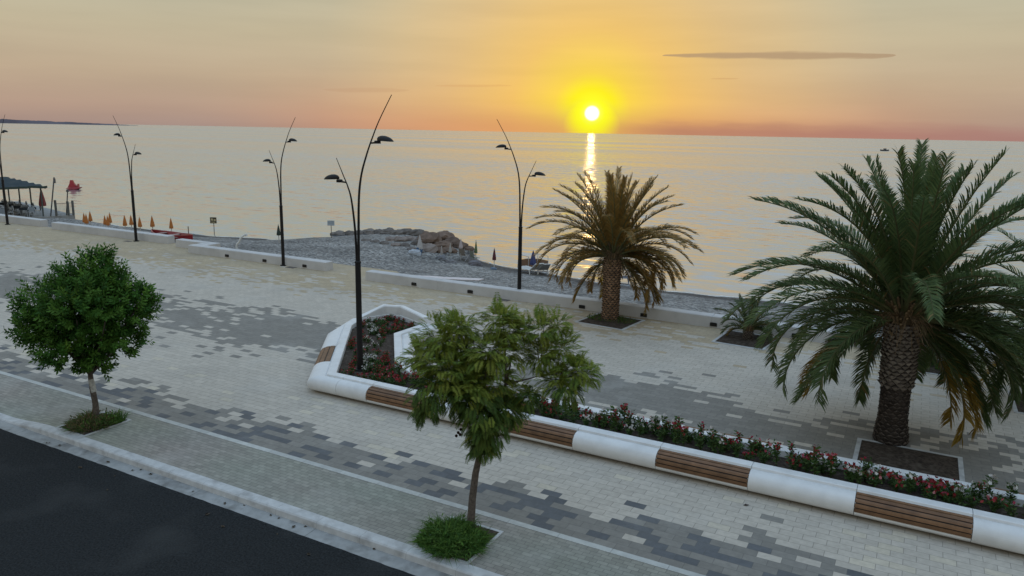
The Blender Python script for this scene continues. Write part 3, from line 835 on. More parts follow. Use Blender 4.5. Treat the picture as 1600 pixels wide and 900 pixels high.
# ------------------------------------------------------------------ palms
PG = [(.085, .128, .046), (.066, .108, .040), (.108, .148, .052)]
def frond(m, base, az, el0, length, droop, nl=46, lw=.026, ll=.48, cols=PG, yellow=0.0, vee=.55):
    d0 = Vector((math.cos(az), math.sin(az), 0)); side = Vector((-math.sin(az), math.cos(az), 0))
    side = (side + Vector((0, 0, U(-.35, .35)))).normalized()
    pts = []; p = Vector(base); el = el0; n = 16; sw = U(-.18, .18)
    tans = []
    for i in range(n + 1):
        pts.append(p.copy())
        t = i / n; e = el - droop * t ** 1.35
        d = (d0 * math.cos(e) + Vector((0, 0, math.sin(e))) + side * sw * t).normalized(); tans.append(d)
        p = p + d * (length / n)
    m.tube(pts, [.030 * (1 - .85 * (i / n)) + .004 for i in range(n + 1)], 5, jit((.13, .135, .06), .15), cap=False)
    for k in range(nl):
        t = .12 + .88 * (k + .5) / nl; f = t * n; i = min(n - 1, int(f)); q = pts[i].lerp(pts[i + 1], f - i); d = tans[i]
        s0 = d.cross(Vector((0, 0, 1)));
        if s0.length < .15: s0 = side.copy()
        s0 = (s0.normalized() * .8 + side.dot(s0.normalized()) * side * .2).normalized(); up = s0.cross(d).normalized()
        L_ = ll * (min(1, .35 + t * 2.2) if t < .3 else 1 - .55 * ((t - .3) / .7) ** 1.6) * U(.85, 1.1)
        sweep = .95 + .6 * t
        for sg in (-1, 1):
            dr = (s0 * sg + d * sweep + up * (vee + U(-.38, .38))).normalized()
            c = jit(random.choice(cols), .2)
            if yellow and t > .45 + U(-.1, .15): c = jit((.26, .17, .03), .25)
            elif rnd() < .03: c = jit((.20, .15, .06), .2)
            wv = (d * .9 + up * U(-.3, .3)).normalized(); wv = (wv - dr * wv.dot(dr)).normalized() * lw * .5
            mid = q + dr * L_ * .55; tip = q + dr * L_ + Vector((0, 0, -.14 - .1 * rnd())) * L_ 
            m.face([q - wv * .7, q + wv * .7, mid + wv, mid - wv], c); m.face([mid - wv, mid + wv, tip], c)
def palm(name_label, base, th, r0, r1, L_, nfr, leafw=.026, ll=.48, cut=.42, lean=(0, 0), yel=6, cols=PG, nl=46, dead=10, elr=(-20, 86), hang=.12, glare_tint=(1, 1, 1), rowsN=None):
    root = empty('palm_tree', base, name_label, 'palm', 'palm trees on the promenade')
    # trunk: pineapple of leaf scars
    m = MB(); O = Vector((0, 0, 0)); ax = Vector((lean[0], lean[1], 1))
    def rad(t): 
        if cut: 
            b = r0 * (1.18 - .22 * min(1, t / .2)) if t < .2 else r0 * .96 + (r0 * .10 if t > cut else 0)
            return b + (r1 - r0) * max(0, (t - cut) / (1 - cut)) 
        return r0 + (r1 - r0) * t
    rows = []
    for i in range(25):
        t = i / 24; c = ax * th * t
        rows.append([c + Vector((math.cos(a), math.sin(a), 0)) * rad(t) * .93 for a in [k * 2 * math.pi / 20 for k in range(20)]])
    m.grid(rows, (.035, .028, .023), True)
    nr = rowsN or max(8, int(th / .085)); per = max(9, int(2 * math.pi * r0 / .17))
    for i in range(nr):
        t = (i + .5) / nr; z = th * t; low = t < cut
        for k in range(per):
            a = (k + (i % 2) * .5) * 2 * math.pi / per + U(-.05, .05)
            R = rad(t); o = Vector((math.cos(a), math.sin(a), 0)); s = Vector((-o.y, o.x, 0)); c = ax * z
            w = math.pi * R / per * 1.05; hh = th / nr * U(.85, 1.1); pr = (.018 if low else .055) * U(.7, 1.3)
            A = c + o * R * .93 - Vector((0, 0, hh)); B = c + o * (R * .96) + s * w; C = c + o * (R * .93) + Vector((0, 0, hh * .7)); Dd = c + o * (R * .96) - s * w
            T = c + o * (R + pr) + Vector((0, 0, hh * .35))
            base_c = (.052, .042, .036) if low else (.25 * glare_tint[0], .215 * glare_tint[1], .18 * glare_tint[2])
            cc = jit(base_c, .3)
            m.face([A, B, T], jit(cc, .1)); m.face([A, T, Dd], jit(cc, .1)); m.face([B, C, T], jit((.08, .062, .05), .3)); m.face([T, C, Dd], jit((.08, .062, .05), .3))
    m.tube([ax * th * .97, ax * th + Vector((0, 0, .22)), ax * th + Vector((0, 0, .5))], [r1 * .95, r1 * .8, r1 * .25], 14, (.10, .075, .045))
    # ragged old boots under the crown
    top = ax * th
    for k in range(60):
        a = U(0, 6.28); o = Vector((math.cos(a), math.sin(a), 0)); s = Vector((-o.y, o.x, 0)); z = U(-.35, .4) * min(1, th / 2)
        p = top + Vector((0, 0, z)) + o * r1 * .8; q = p + o * U(.12, .3) * (r1 / .4) + Vector((0, 0, U(.1, .3)))
        m.tube([p, q], [.05 * r1 / .4, .03 * r1 / .4], 5, jit((.16, .11, .06), .3))
    m.build('trunk', M_PTRUNK, root)
    crown = top + Vector((0, 0, .15))
    ga = 2.39996
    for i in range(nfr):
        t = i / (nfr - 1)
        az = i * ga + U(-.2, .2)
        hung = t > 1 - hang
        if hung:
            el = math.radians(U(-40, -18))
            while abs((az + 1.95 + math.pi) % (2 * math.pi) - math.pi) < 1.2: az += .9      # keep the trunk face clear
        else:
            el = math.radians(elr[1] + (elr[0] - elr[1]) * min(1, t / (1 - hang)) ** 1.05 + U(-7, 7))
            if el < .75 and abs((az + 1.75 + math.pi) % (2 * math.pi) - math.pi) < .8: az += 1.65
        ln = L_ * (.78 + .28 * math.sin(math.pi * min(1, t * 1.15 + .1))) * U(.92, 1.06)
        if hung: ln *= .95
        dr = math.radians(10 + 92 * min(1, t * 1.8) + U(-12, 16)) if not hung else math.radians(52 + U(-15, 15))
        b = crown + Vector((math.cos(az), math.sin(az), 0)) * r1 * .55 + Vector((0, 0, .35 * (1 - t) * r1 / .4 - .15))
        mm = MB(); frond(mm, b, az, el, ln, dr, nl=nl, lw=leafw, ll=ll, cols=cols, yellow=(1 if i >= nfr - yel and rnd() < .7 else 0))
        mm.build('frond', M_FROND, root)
    # dry strings of old flower stalks
    if dead:
        mm = MB()
        for k in range(dead):
            a = U(0, 6.28); o = Vector((math.cos(a), math.sin(a), 0)); p = crown + o * r1 * .7
            for j in range(9):
                e = p + o * U(.25, .6) + rdir() * .2 + Vector((0, 0, U(-.75, .05)))
                mm.tube([p, (p + e) * .5 + Vector((0, 0, .12)) + rdir() * .05, e], [.008, .006, .004], 4, jit((.22, .15, .085), .3), cap=False)
        mm.build('dry_stalks', M_FROND, root)
    return root
random.seed(21)
palm('orange tinted palm in front of the sun glow beside the beach wall', gp(953, 500), 2.40, .30, .31, 3.2, 90, leafw=.024, ll=.47, cut=0.0, yel=4, glare_tint=(1.35, .98, .72), cols=[(.23, .135, .034), (.17, .112, .030), (.27, .15, .036)], nl=78, elr=(0, 86), hang=.12)  # warm sun glare painted into the frond and trunk colours
random.seed(33)
palm('largest palm standing in the bare soil pit beside the planter', gp(1391, 688), 2.9, .335, .335, 3.9, 99, leafw=.029, ll=.58, cut=.47, lean=(-.02, 0), yel=9, nl=100, dead=18, elr=(-6, 88), hang=.15)
random.seed(40)
palm('smallest palm with short trunk in a pit at the beach wall', gp(1168, 531), .35, .17, .15, 1.22, 24, leafw=.028, ll=.30, cut=0, yel=2, nl=26, dead=0, elr=(10, 80), hang=0, cols=[(.06, .085, .03), (.05, .07, .026)])
random.seed(45)
palm('cropped palm at the right border, behind the largest palm', W(3.75, 23.9, 0), 2.1, .33, .33, 3.2, 72, leafw=.034, ll=.45, cut=.3, yel=4, nl=40, dead=6, elr=(-15, 86))
random.seed(50)
palm('young palm mostly hidden behind the trunk of the largest palm', W(.55, 26.5, 0), .7, .22, .2, 1.6, 28, leafw=.030, ll=.34, cut=0, yel=2, nl=26, dead=3, elr=(0, 80), hang=0)

# ------------------------------------------------------------------ dense round tree
random.seed(5)
def limb(m, a, b, ra, rb, c=(1, 1, 1), bend=.06):
    a = Vector(a); b = Vector(b); k = (a + b) / 2 + rdir() * (b - a).length * bend
    pts = [a.lerp(k, t) if t < 1 else k for t in (0, .5, 1)] + [k.lerp(b, .5), b]
    pts = [a * (1 - t) ** 2 + k * 2 * t * (1 - t) + b * t * t for t in [i / 6 for i in range(7)]]
    m.tube(pts, [ra + (rb - ra) * i / 6 for i in range(7)], 8, c)
YT = 17.2
base = gp(151, 656)
t1 = empty('dense_tree', base, 'dense round dark green street tree on the sidewalk at left', 'tree')
rel = lambda px, py, dy=0.0: at(px, py, base.y + dy) - base
m = MB(); fork = rel(141, 585)
m.tube([Vector((0, 0, 0)), rel(149, 630), rel(144, 605), fork], [.085, .068, .062, .058], 10)
tips = []
for (px, py, dy) in [(80, 480, .2), (60, 510, -.3), (110, 430, .4), (145, 410, -.1), (180, 440, .3), (215, 480, -.2), (200, 520, .5), (120, 500, -.8), (165, 500, -.9), (140, 470, .9), (95, 540, -.5), (185, 540, -.4)]:
    e = rel(px, py, dy); limb(m, fork, e, .04, .010); tips.append(e)
trk = m.build('trunk', M_BARK, t1, smooth=True)
m = MB(); m.tube([rel(146.5, 612) + Vector((0, 0, 0)), rel(142, 592)], [.069, .064], 12); m.build('trunk_wrap', mat('pale_wrap', (.42, .42, .40), .8, n_scale=20, n_amt=.3), trk)
m = MB()
TG = [(.052, .135, .020), (.070, .165, .026), (.036, .10, .018), (.090, .19, .030)]
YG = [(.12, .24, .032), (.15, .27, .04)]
def twig(m, p, d, n, ll, cols):
    L_ = U(.22, .40); c = random.choice(cols)
    q = d.cross(rdir()).normalized()
    m.tube([p, p + d * L_], [.005, .002], 3, (.05, .06, .03), cap=False)
    for k in range(n):
        t = (k + .6) / n; a = k * 2.4; x = d.cross(q); s = q * math.cos(a) + x * math.sin(a)
        dd = (s * .9 + d * .65 + Vector((0, 0, U(-.25, .1)))).normalized()
        nr = dd.cross(s.cross(d)).normalized()
        leafquad(m, p + d * L_ * t, dd, nr, ll * U(.75, 1.15), ll * U(.34, .46), jit(c, .22))
# crown outline: shells of shoots on lobes
lobes = [(128, 490, 0, 1.20, 1.10), (140, 440, .1, .95, .72), (85, 480, -.1, .95, .75), (185, 485, 0, .88, .82), (70, 515, .1, .80, .55), (175, 530, -.2, .80, .55), (110, 545, -.3, .85, .55), (130, 480, -.6, .95, .85), (150, 415, 0, .45, .45), (210, 470, .1, .55, .55), (150, 565, -.1, .42, .40)]
for (px, py, dy, rx, rz) in lobes:
    c = rel(px, py, dy)
    for k in range(int(185 * rx * rz) + 22):
        d = rdir(-.9, 1); r = U(.60, 1.0) ** .6
        p = c + Vector((d.x * rx * r, d.y * rx * .9 * r, d.z * rz * r)) * .88
        dd = (d + Vector((0, 0, .55)) + rdir() * .35).normalized()
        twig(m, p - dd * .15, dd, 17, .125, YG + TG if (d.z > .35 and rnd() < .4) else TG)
m.build('crown', M_LEAF, t1)

# ------------------------------------------------------------------ feathery tree (bipinnate leaves)
random.seed(9)
base = gp(735, 829)
t2 = empty('feathery_tree', base, 'feathery light green street tree with a leaning slender trunk in the foreground', 'tree')
rel = lambda px, py, dy=0.0: at(px, py, base.y + dy) - base
m = MB(); f1 = rel(757, 690)
m.tube([Vector((0, 0, 0)), rel(738, 780), rel(743, 740), rel(750, 708), f1], [.078, .066, .060, .055, .052], 10)
f2 = rel(752, 610, .05); f3 = rel(790, 600, .1)
limb(m, f1, f2, .046, .03); limb(m, f1, f3, .034, .022)
for (a, px, py, dy) in [(f2, 700, 560, .1), (f2, 665, 580, -.1), (f2, 740, 530, .2), (f2, 715, 500, .1), (f2, 690, 620, -.3), (f3, 785, 500, .1), (f3, 800, 555, .3), (f3, 840, 588, .1), (f2, 765, 560, -.3)]:
    limb(m, a, rel(px, py, dy), .022, .008)
r0 = rel(845, 588, .1)
for (px, py, dy) in [(870, 540, .2), (850, 510, .1), (900, 580, -.1), (880, 600, -.2), (835, 520, .3), (905, 555, .2)]: limb(m, r0, rel(px, py, dy), .013, .005, bend=.12)
m.build('trunk', M_BARK, t2, smooth=True)
m = MB()
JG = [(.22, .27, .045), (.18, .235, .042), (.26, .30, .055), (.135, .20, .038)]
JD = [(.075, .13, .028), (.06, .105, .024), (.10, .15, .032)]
def bipin(m, p, d, L_, cols):
    c = random.choice(cols); n = 10; q = p.copy(); dd = d.normalized()
    sd = dd.cross(Vector((0, 0, 1)));
    if sd.length < .1: sd = Vector((1, 0, 0))
    sd.normalize()
    for k in range(n):
        q2 = q + dd * (L_ / n); t = k / n
        up = sd.cross(dd).normalized()
        pl_ = L_ * .40 * (1 - .65 * abs(t - .35) / .65) * U(.85, 1.1)
        for sg in (-1, 1):
            e = (sd * sg + dd * .5 + up * .12 + Vector((0, 0, -.15))).normalized()
            nr = up; w = e.cross(nr).normalized() * pl_ * .15; c2 = jit(c, .14)
            a = q; b = q + e * pl_ * .5; t_ = q + e * pl_ + Vector((0, 0, -.12)) * pl_
            m.face([a, b + w, t_, b - w], c2)
        if k % 2 == 0: pass
        m.face([q - sd * .002, q + sd * .002, q2 + sd * .002, q2 - sd * .002], (.06, .07, .03))
        q = q2; dd = (dd + Vector((0, 0, -.115 - .03 * rnd()))).normalized(); sd = dd.cross(Vector((0, 0, 1))).normalized() if abs(dd.z) < .97 else sd
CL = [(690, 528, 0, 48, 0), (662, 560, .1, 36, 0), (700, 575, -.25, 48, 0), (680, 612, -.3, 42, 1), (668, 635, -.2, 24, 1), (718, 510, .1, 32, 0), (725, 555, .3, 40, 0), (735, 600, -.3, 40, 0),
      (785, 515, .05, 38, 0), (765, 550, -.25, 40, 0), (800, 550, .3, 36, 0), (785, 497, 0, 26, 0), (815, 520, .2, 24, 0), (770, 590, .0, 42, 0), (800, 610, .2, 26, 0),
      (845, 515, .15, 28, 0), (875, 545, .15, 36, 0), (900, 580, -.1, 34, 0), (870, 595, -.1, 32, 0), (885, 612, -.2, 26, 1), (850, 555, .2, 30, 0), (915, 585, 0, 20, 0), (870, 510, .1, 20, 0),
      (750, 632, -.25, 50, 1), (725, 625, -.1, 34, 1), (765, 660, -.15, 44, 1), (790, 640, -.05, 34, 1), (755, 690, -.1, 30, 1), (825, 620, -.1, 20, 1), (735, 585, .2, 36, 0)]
S90 = 1180 / 13.0
for (px, py, dy, r, lo) in CL:
    c = rel(px, py, dy); R = r / S90
    for k in range(int(r * r / 17) + 15):
        d = rdir(-.8, 1); p = c + Vector((d.x * R, d.y * R * 1.1, d.z * R * .85)) * (rnd() ** .5) * .8
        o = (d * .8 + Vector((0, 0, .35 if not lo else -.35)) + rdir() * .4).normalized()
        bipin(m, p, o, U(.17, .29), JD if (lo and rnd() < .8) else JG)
for k in range(16):
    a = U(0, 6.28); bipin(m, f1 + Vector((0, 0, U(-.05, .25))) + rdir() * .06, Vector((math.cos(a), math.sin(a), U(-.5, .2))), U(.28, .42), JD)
m.build('crown', M_LEAF, t2)
m = MB()
for (px, py) in [(716, 676), (720, 671), (713, 681), (719, 679)]:
    c = rel(px, py, -.25); rows = []
    for i in range(5):
        e = -1.5 + 3 * i / 4; rows.append([c + Vector((.026 * math.cos(e) * math.cos(a), .016 * math.cos(e) * math.sin(a), .030 * math.sin(e))) for a in [j * 1.047 for j in range(6)]])
    m.grid(rows, (.03, .016, .012), True)
m.tube([rel(716, 660, -.2), rel(717, 672, -.25)], .004, 4, (.04, .03, .02))
m.tube([rel(735, 640, -.2), rel(722, 655, -.25), rel(716, 662, -.2)], .004, 4, (.04, .03, .02))
m.build('seed_pods', M_PTRUNK, t2)

# ------------------------------------------------------------------ things on the beach
random.seed(14)
Tl = lambda a, b, c: Vector((a, b, c))
def umbrella(h, fab, r, colr, label, loc, group=None, cat='umbrella', pole=(.45, .43, .40), base=False):
    o = empty('beach_umbrella', loc, label, cat, group)
    m = MB(); m.tube([(0, 0, -.1), (0, 0, h)], .03, 6, pole); m.build('pole', M_PAINT, o)
    m = MB(); rows = []; z0 = h - fab
    for i in range(8):
        t = i / 7; rr = r * (1 - t) ** .8 * (1.0 if t > .12 else .85 + .15 * t / .12); rows.append([(rr * (1 + .22 * (k % 2)) * math.cos(k * math.pi / 6), rr * (1 + .22 * (k % 2)) * math.sin(k * math.pi / 6), z0 + fab * t * 1.02) for k in range(12)])
    m.grid(rows, colr, True); m.face(rows[0][::-1], colr)
    m.build('folded_canopy', M_PAINT, o)
    return o
OR = [(130.5, 332.5), (134, 334), (140, 329.8), (163, 336), (167.4, 336.6), (170.8, 331.8), (194, 335.8), (204, 335.7), (217.6, 338.5), (237, 337), (266.5, 340.5)]
proto = None
OL = ['leftmost closed orange umbrella beside the bar deck', 'closed orange umbrella leaning close behind the leftmost one', 'closed orange umbrella a little apart, third from the bar deck', 'left one of the middle trio of closed orange umbrellas', 'front one of the middle trio of closed orange umbrellas', 'tallest one of the middle trio of closed orange umbrellas',
      'closed orange umbrella with a thick stem, second left of the lamp', 'thin closed orange umbrella just left of the lamp', 'closed orange umbrella just right of the lamp', 'closed orange umbrella behind the red boat end', 'closed orange umbrella behind the red boat, the rightmost orange one']
for i, (px, py) in enumerate(OR):
    vv_ = [34.6, 33.8, 35.6, 34.8, 34.0, 36.0, 35.0, 36.5, 35.6, 36.2, 36.8][i]
    tp = None; Y_ = 38.0
    while Y_ < 80:
        tp = at(px, py, Y_)
        if UV(tp)[1] >= vv_: break
        Y_ += .1
    loc = Vector((tp.x, tp.y, beach_z(*UV(tp)))); hs = (tp.z - loc.z) / 1.55
    if proto is None:
        proto = umbrella(1.55, .84, .15, (.42, .15, .04), OL[0], loc, 'closed orange umbrellas on the beach'); o = proto
    else: o = copy_tree(proto)
    o.location = loc; o.rotation_euler = (0, 0, U(0, 6)); o['label'] = OL[i]; o.scale = (hs, hs, hs)
def umb(px, top, bot, fab, r, colr, label, pole=(.45, .43, .40)):
    b = gb(px, bot); h = at(px, top, b.y).z - b.z
    return umbrella(h, h * fab, r, colr, label, b, pole=pole)
umb(436, 350.5, 379, .60, .13, (.035, .05, .04), 'thin closed dark green umbrella beside the second lamp')
umb(772, 387, 419, .60, .13, (.10, .03, .035), 'closed dark red umbrella on a white pole near the waterline', (.6, .58, .55))
umb(832.5, 391, 424, .68, .22, (.055, .065, .15), 'closed blue umbrella above the white sunbeds')
umb(656, 367, 398, .72, .19, (.42, .40, .39), 'closed pale umbrella against the boulders beside folded beach gear')
umb(720, 373, 406, .45, .14, (.44, .37, .36), 'slim pole umbrella with pinkish cloth beside a folding chair')
umb(703.5, 380, 399, .75, .11, (.38, .36, .33), 'slim pale umbrella closed in front of the boulders')
umb(743.5, 375, 408, .62, .11, (.11, .15, .07), 'slim closed green umbrella at the water by the folding chairs')
umb(690, 385, 404, .60, .08, (.34, .31, .29), 'thin closed beige umbrella over a grey bag')

def sign(px, py_top, py_bot, wpx, hpx, colr, label, ink):
    b = gb(px, py_bot); t = at(px, py_top, b.y); sc_ = FPX / b.y; w = wpx / sc_; hh = hpx / sc_
    o = empty('beach_sign', b, label, 'sign'); H_ = t.z - b.z
    m = MB(); m.tube([(0, 0, -.1), (0, 0, H_)], .03, 6, (.16, .14, .12)); m.build('post', M_PAINT, o)
    m = MB(); m.box(-w / 2, w / 2, -.065, -.035, H_ - hh, H_, colr, T=Tl)
    o = m.build('board', M_PAINT, o)
    m = MB()
    for (x0, x1, z0, z1) in ink: m.box(w * x0, w * x1, -.07, -.066, H_ - hh * z0, H_ - hh * z1, (.5, .42, .25) if colr[0] < .2 else (.3, .33, .36), T=Tl)
    m.build('notice_marks', M_PAINT, o)
sign(335, 339.5, 366, 10, 9.5, (.085, .065, .04), 'brown notice board on a post at the waterline', [(-.35, -.05, .55, .2), (.08, .38, .6, .3), (-.3, .3, .85, .75)])
sign(518, 344.5, 372, 11, 8, (.36, .41, .45), 'blank pale grey notice board on a post by the gravel mound', [(-.35, .35, .3, .24), (-.3, .3, .55, .5)])
b = gb(295, 370); m = MB(); m.tube([b - Vector((0, 0, .1)), b + Vector((0, 0, .8))], .035, 6, (.18, .13, .10))
tag(m.build('stake', M_PAINT), 'thin wooden stake at the right end of the red boat', 'stake')
b = Vector((at(370, 391, 43.2).x, 43.2, -.3))
m = MB(); t_ = at(384, 366, 43.2); mid = at(373.5, 378, 43.2)
m.tube([tuple(x) for x in interp([tuple(b), (at(370, 391, 43.2).x, 43.2, .25), tuple(mid), tuple(at(377, 371, 43.2)), tuple(t_)], 4)], .055, 8, (.62, .62, .60))
m.tube([t_, t_ + Vector((.05, 0, -.09))], [.07, .09], 8, (.5, .5, .5))
tag(m.build('beach_shower', M_GLOSS), 'curved white shower pipe behind the zigzag wall', 'shower')
m = MB(); a0, a1 = UV(gp(545, 428, -.30)), UV(gp(752, 429, -.42))
pr = []
for i in range(30):
    t = i / 29; u = a0[0] + (a1[0] - a0[0]) * t; v = a0[1] + (a1[1] - a0[1]) * t; pr.append((u, v))
rows = [[W(u, v - .28, beach_z(u, v) + .05) for u, v in pr], [W(u, v - .28, beach_z(u, v) + .09) for u, v in pr], [W(u, v + .28, beach_z(u, v) + .09) for u, v in pr], [W(u, v + .28, beach_z(u, v) + .05) for u, v in pr]]
m.grid(rows, (.62, .55, .53)); m.face([r[0] for r in rows], (.62, .55, .53)); m.face([r[-1] for r in rows][::-1], (.62, .55, .53))
tag(m.build('beach_walkway', M_PAINT), 'straight pale walkway laid across the pebbles', 'walkway')

# red boat pulled up behind the wall
def boat_hull(L_, B_, D_, colr, inner):
    m = MB(); n = 14; outr = []; inr = []
    for i in range(n + 1):
        t = i / n * 2 - 1; w = B_ / 2 * (1 - abs(t) ** 2.6) + .03; sh = D_ * (1 + .28 * abs(t) ** 2.2); x = L_ / 2 * t
        outr.append([(x, w, sh), (x, w * .86, sh * .4), (x, w * .3, .02 + .12 * abs(t) ** 3), (x, -w * .3, .02 + .12 * abs(t) ** 3), (x, -w * .86, sh * .4), (x, -w, sh)])
        w2 = max(.015, w - .06); inr.append([(x * .97, w2, sh), (x * .97, w2 * .8, sh * .45), (x * .97, 0, .10 + .12 * abs(t) ** 3), (x * .97, -w2 * .8, sh * .45), (x * .97, -w2, sh)])
    m.grid(outr, colr); m.grid(inr, inner)
    for s in (0, -1): m.grid([[o[s] for o in outr], [q[s] for q in inr]], colr)
    m.face(outr[0], colr); m.face(outr[-1], colr)
    return m
pb = W(UV(gp(232, 370, -.4))[0], 34.6, 0); pb.z = beach_z(*UV(pb)) + .02
o = empty('rowing_boat', pb, 'long red boat pulled up on the beach behind the wall gap', 'boat', rz=ANG - .06)
boat_hull(4.6, 1.4, .42, (.26, .016, .02), (.22, .02, .022)).build('hull', M_GLOSS, o)
m = MB()
for x in (-1.3, 0, 1.3): m.box(x - .12, x + .12, -.60, .60, .32, .35, T=Tl)
m.build('thwarts', mat('boat_bench', (.42, .33, .30), .6, n_scale=5, n_amt=.2), o)
# orange flags of cloth end; red pedalo on the water
p = gp(116, 296, SEA_Z); o = empty('pedal_boat', p, 'red pedal boat with a slide floating on the sea', 'pedal boat', rz=.12); o.scale = (.74, .7, .84)
RD = (.28, .028, .035)
for s in (-1, 1):
    m = MB(); rows = []
    for i in range(9):
        t = i / 8 * 2 - 1; k = max(.15, 1 - abs(t) ** 3); lift = .22 * max(0, t) ** 2
        rows.append([(1.25 * t, s * .45 + .2 * k * math.cos(a), .12 + lift + .2 * k * math.sin(a)) for a in [j * math.pi / 5 for j in range(10)]])
    m.grid(rows, RD, True); m.face(rows[0], RD); m.face(rows[-1][::-1], RD); m.build('float', M_GLOSS, o, smooth=True)
m = MB(); m.box(-1.0, .9, -.45, .45, .28, .36, RD, T=Tl, bev=.02); m.build('deck', M_GLOSS, o)
m = MB(); m.grid([[(-.95, -.32, .36), (-.95, .32, .36)], [(-.62, -.28, 1.0), (-.62, .28, 1.0)], [(-.5, -.22, 1.5), (-.5, .22, 1.5)], [(-.12, -.22, 1.5), (-.12, .22, 1.5)], [(.12, -.26, .95), (.12, .26, .95)], [(.75, -.34, .4), (.75, .34, .4)]], RD)
for s in (-.3, .3): m.face([(-.95, s, .36), (-.62, s * .93, 1.0), (.12, s * .87, .95), (.75, s, .36)], (.36, .03, .04)); m.face([(-.62, s * .93, 1.0), (-.5, s * .73, 1.5), (-.12, s * .73, 1.5), (.12, s * .87, .95)], (.36, .03, .04))
m.build('slide', M_GLOSS, o)
m = MB(); m.box(.45, .75, -.4, .4, .36, .62, RD, T=Tl, bev=.03); m.box(.75, .83, -.4, .4, .36, .9, RD, T=Tl, bev=.02); m.build('seat', M_GLOSS, o)
p = gp(1382, 236, SEA_Z); o = empty('fishing_boat', p, 'tiny dark boat far out near the right horizon', 'boat', rz=.1)
boat_hull(7.0, 2.2, .9, (.05, .05, .06), (.06, .06, .06)).build('hull', M_GLOSS, o)
m = MB(); m.box(-.6, 1.0, -.7, .7, .8, 1.9, (.12, .12, .12), T=Tl, bev=.1); m.build('cabin', M_GLOSS, o)

# sunbeds and gear
def sunbed(loc, rz, label, colr, group=None):
    o = empty('sunbed', loc, label, 'sunbed', group, rz)
    m = MB()
    for y in (-.3, .3): m.tube([(-.95, y, .32), (.35, y, .32), (.95, y, .78)], .03, 6, colr)
    for x in (-.95, .35): m.tube([(x, -.3, .32), (x, .3, .32)], .025, 6, colr)
    m.tube([(.95, -.3, .78), (.95, .3, .78)], .03, 6, colr); m.build('frame', M_GLOSS, o)
    m = MB(); m.grid([[(-.93, -.28, .33), (-.93, .28, .33)], [(.35, -.28, .32), (.35, .28, .32)], [(.93, -.28, .76), (.93, .28, .76)]], tuple(x * .6 for x in colr)); m.build('sling', M_PAINT, o)
    for x in (-.7, .3):
        for y in (-.3, .3):
            k = MB(); k.tube([(x, y, .32), (x + .06, y, 0)], .028, 6, colr); k.build('leg', M_GLOSS, o)
    return o
sunbed(gb(829, 428), -1.0, 'left one of two tilted white sunbeds under the blue umbrella', (.70, .70, .68), 'white sunbeds by the blue umbrella')
sunbed(gb(846, 428), -1.35, 'right one of two tilted white sunbeds under the blue umbrella', (.62, .62, .62), 'white sunbeds by the blue umbrella')
sunbed(gb(973, 441), ANG + .3, 'blue grey sunbed half hidden behind the orange palm trunk', (.12, .14, .18))
c = gb(831, 425); o = empty('windbreak', c + Vector((.1, 1.2, 0)), 'brown cloth windbreak on white rails behind the sunbeds', 'windbreak')
m = MB(); m.grid([[(-1.0, 0, .02), (-.4, .25, .02), (.4, .25, .02), (1.0, 0, .02)], [(-.95, 0, .55), (-.4, .25, .62), (.4, .25, .62), (.95, 0, .55)]], (.22, .13, .08)); m.build('cloth', M_PAINT, o)
m = MB()
for (a, b2) in [((-1.0, 0, .05), (-.95, 0, .95)), ((-.95, 0, .95), (-.25, .25, .72)), ((1.0, 0, .05), (.95, 0, .85)), ((.95, 0, .85), (.25, .25, .95)), ((-.3, .25, 0), (-.3, .25, .75)), ((.3, .25, 0), (.3, .25, .95))]: m.tube([a, b2], .022, 5, (.55, .53, .5))
m.build('rails', M_GLOSS, o)
def chair(loc, rz, label, colr):
    o = empty('folding_chair', loc, label, 'chair', 'folding chairs at the waterline', rz)
    m = MB(); m.grid([[(-.24, .18, .36), (.24, .18, .36)], [(-.24, .30, .85), (.24, .30, .85)]], colr); m.build('backrest', M_PAINT, o)
    m = MB(); m.grid([[(-.24, -.25, .38), (.24, -.25, .38)], [(-.24, .18, .34), (.24, .18, .34)]], colr); m.build('seat', M_PAINT, o)
    for s in (-.25, .25):
        k = MB(); k.tube([(s, -.28, 0), (s, .30, .55)], .015, 5, (.4, .4, .4)); k.tube([(s, .25, 0), (s, -.25, .4)], .015, 5, (.4, .4, .4)); k.tube([(s, .17, .36), (s, .31, .88)], .015, 5, (.4, .4, .4)); k.build('leg', M_GLOSS, o)
chair(gb(725, 407), 2.6, 'left one of two beige folding chairs at the waterline', (.22, .19, .16))
chair(gb(742, 411), 2.2, 'right one of two grey green folding chairs at the waterline', (.20, .22, .18))
def lump(loc, rx, ry, rz_, colr, name, label, cat, mt_=None, group=None, seed=0, rot=0, sq=.55):
    m = MB(); rows = []; NA, NE = 16, 9
    for i in range(NE):
        e = -math.pi / 2 * .5 + (math.pi * .75) * i / (NE - 1); rw = []
        for k in range(NA):
            a = 2 * math.pi * k / NA; d = Vector((math.cos(a) * math.cos(e), math.sin(a) * math.cos(e), math.sin(e)))
            s = (abs(d.x) ** 3 + abs(d.y) ** 3 + abs(d.z) ** 3) ** (-1 / 3); d2 = d * (1 * (1 - sq) + s * sq)
            f = 1 + .26 * noise.noise(d * 1.3 + Vector((seed * 3.1, 0, 0))) + .22 * noise.noise(d * 2.9 + Vector((0, seed * 1.7, 0)))
            x, y, z = d2.x * rx * f, d2.y * ry * f, d2.z * rz_ * f
            rw.append((x * math.cos(rot) - y * math.sin(rot), x * math.sin(rot) + y * math.cos(rot), z + rz_ * .35))
        rows.append(rw)
    m.grid(rows, colr, True); m.face(rows[-1], colr)
    o = m.build(name, mt_ or M_PAINT); o.location = loc; return tag(o, label, cat, group)
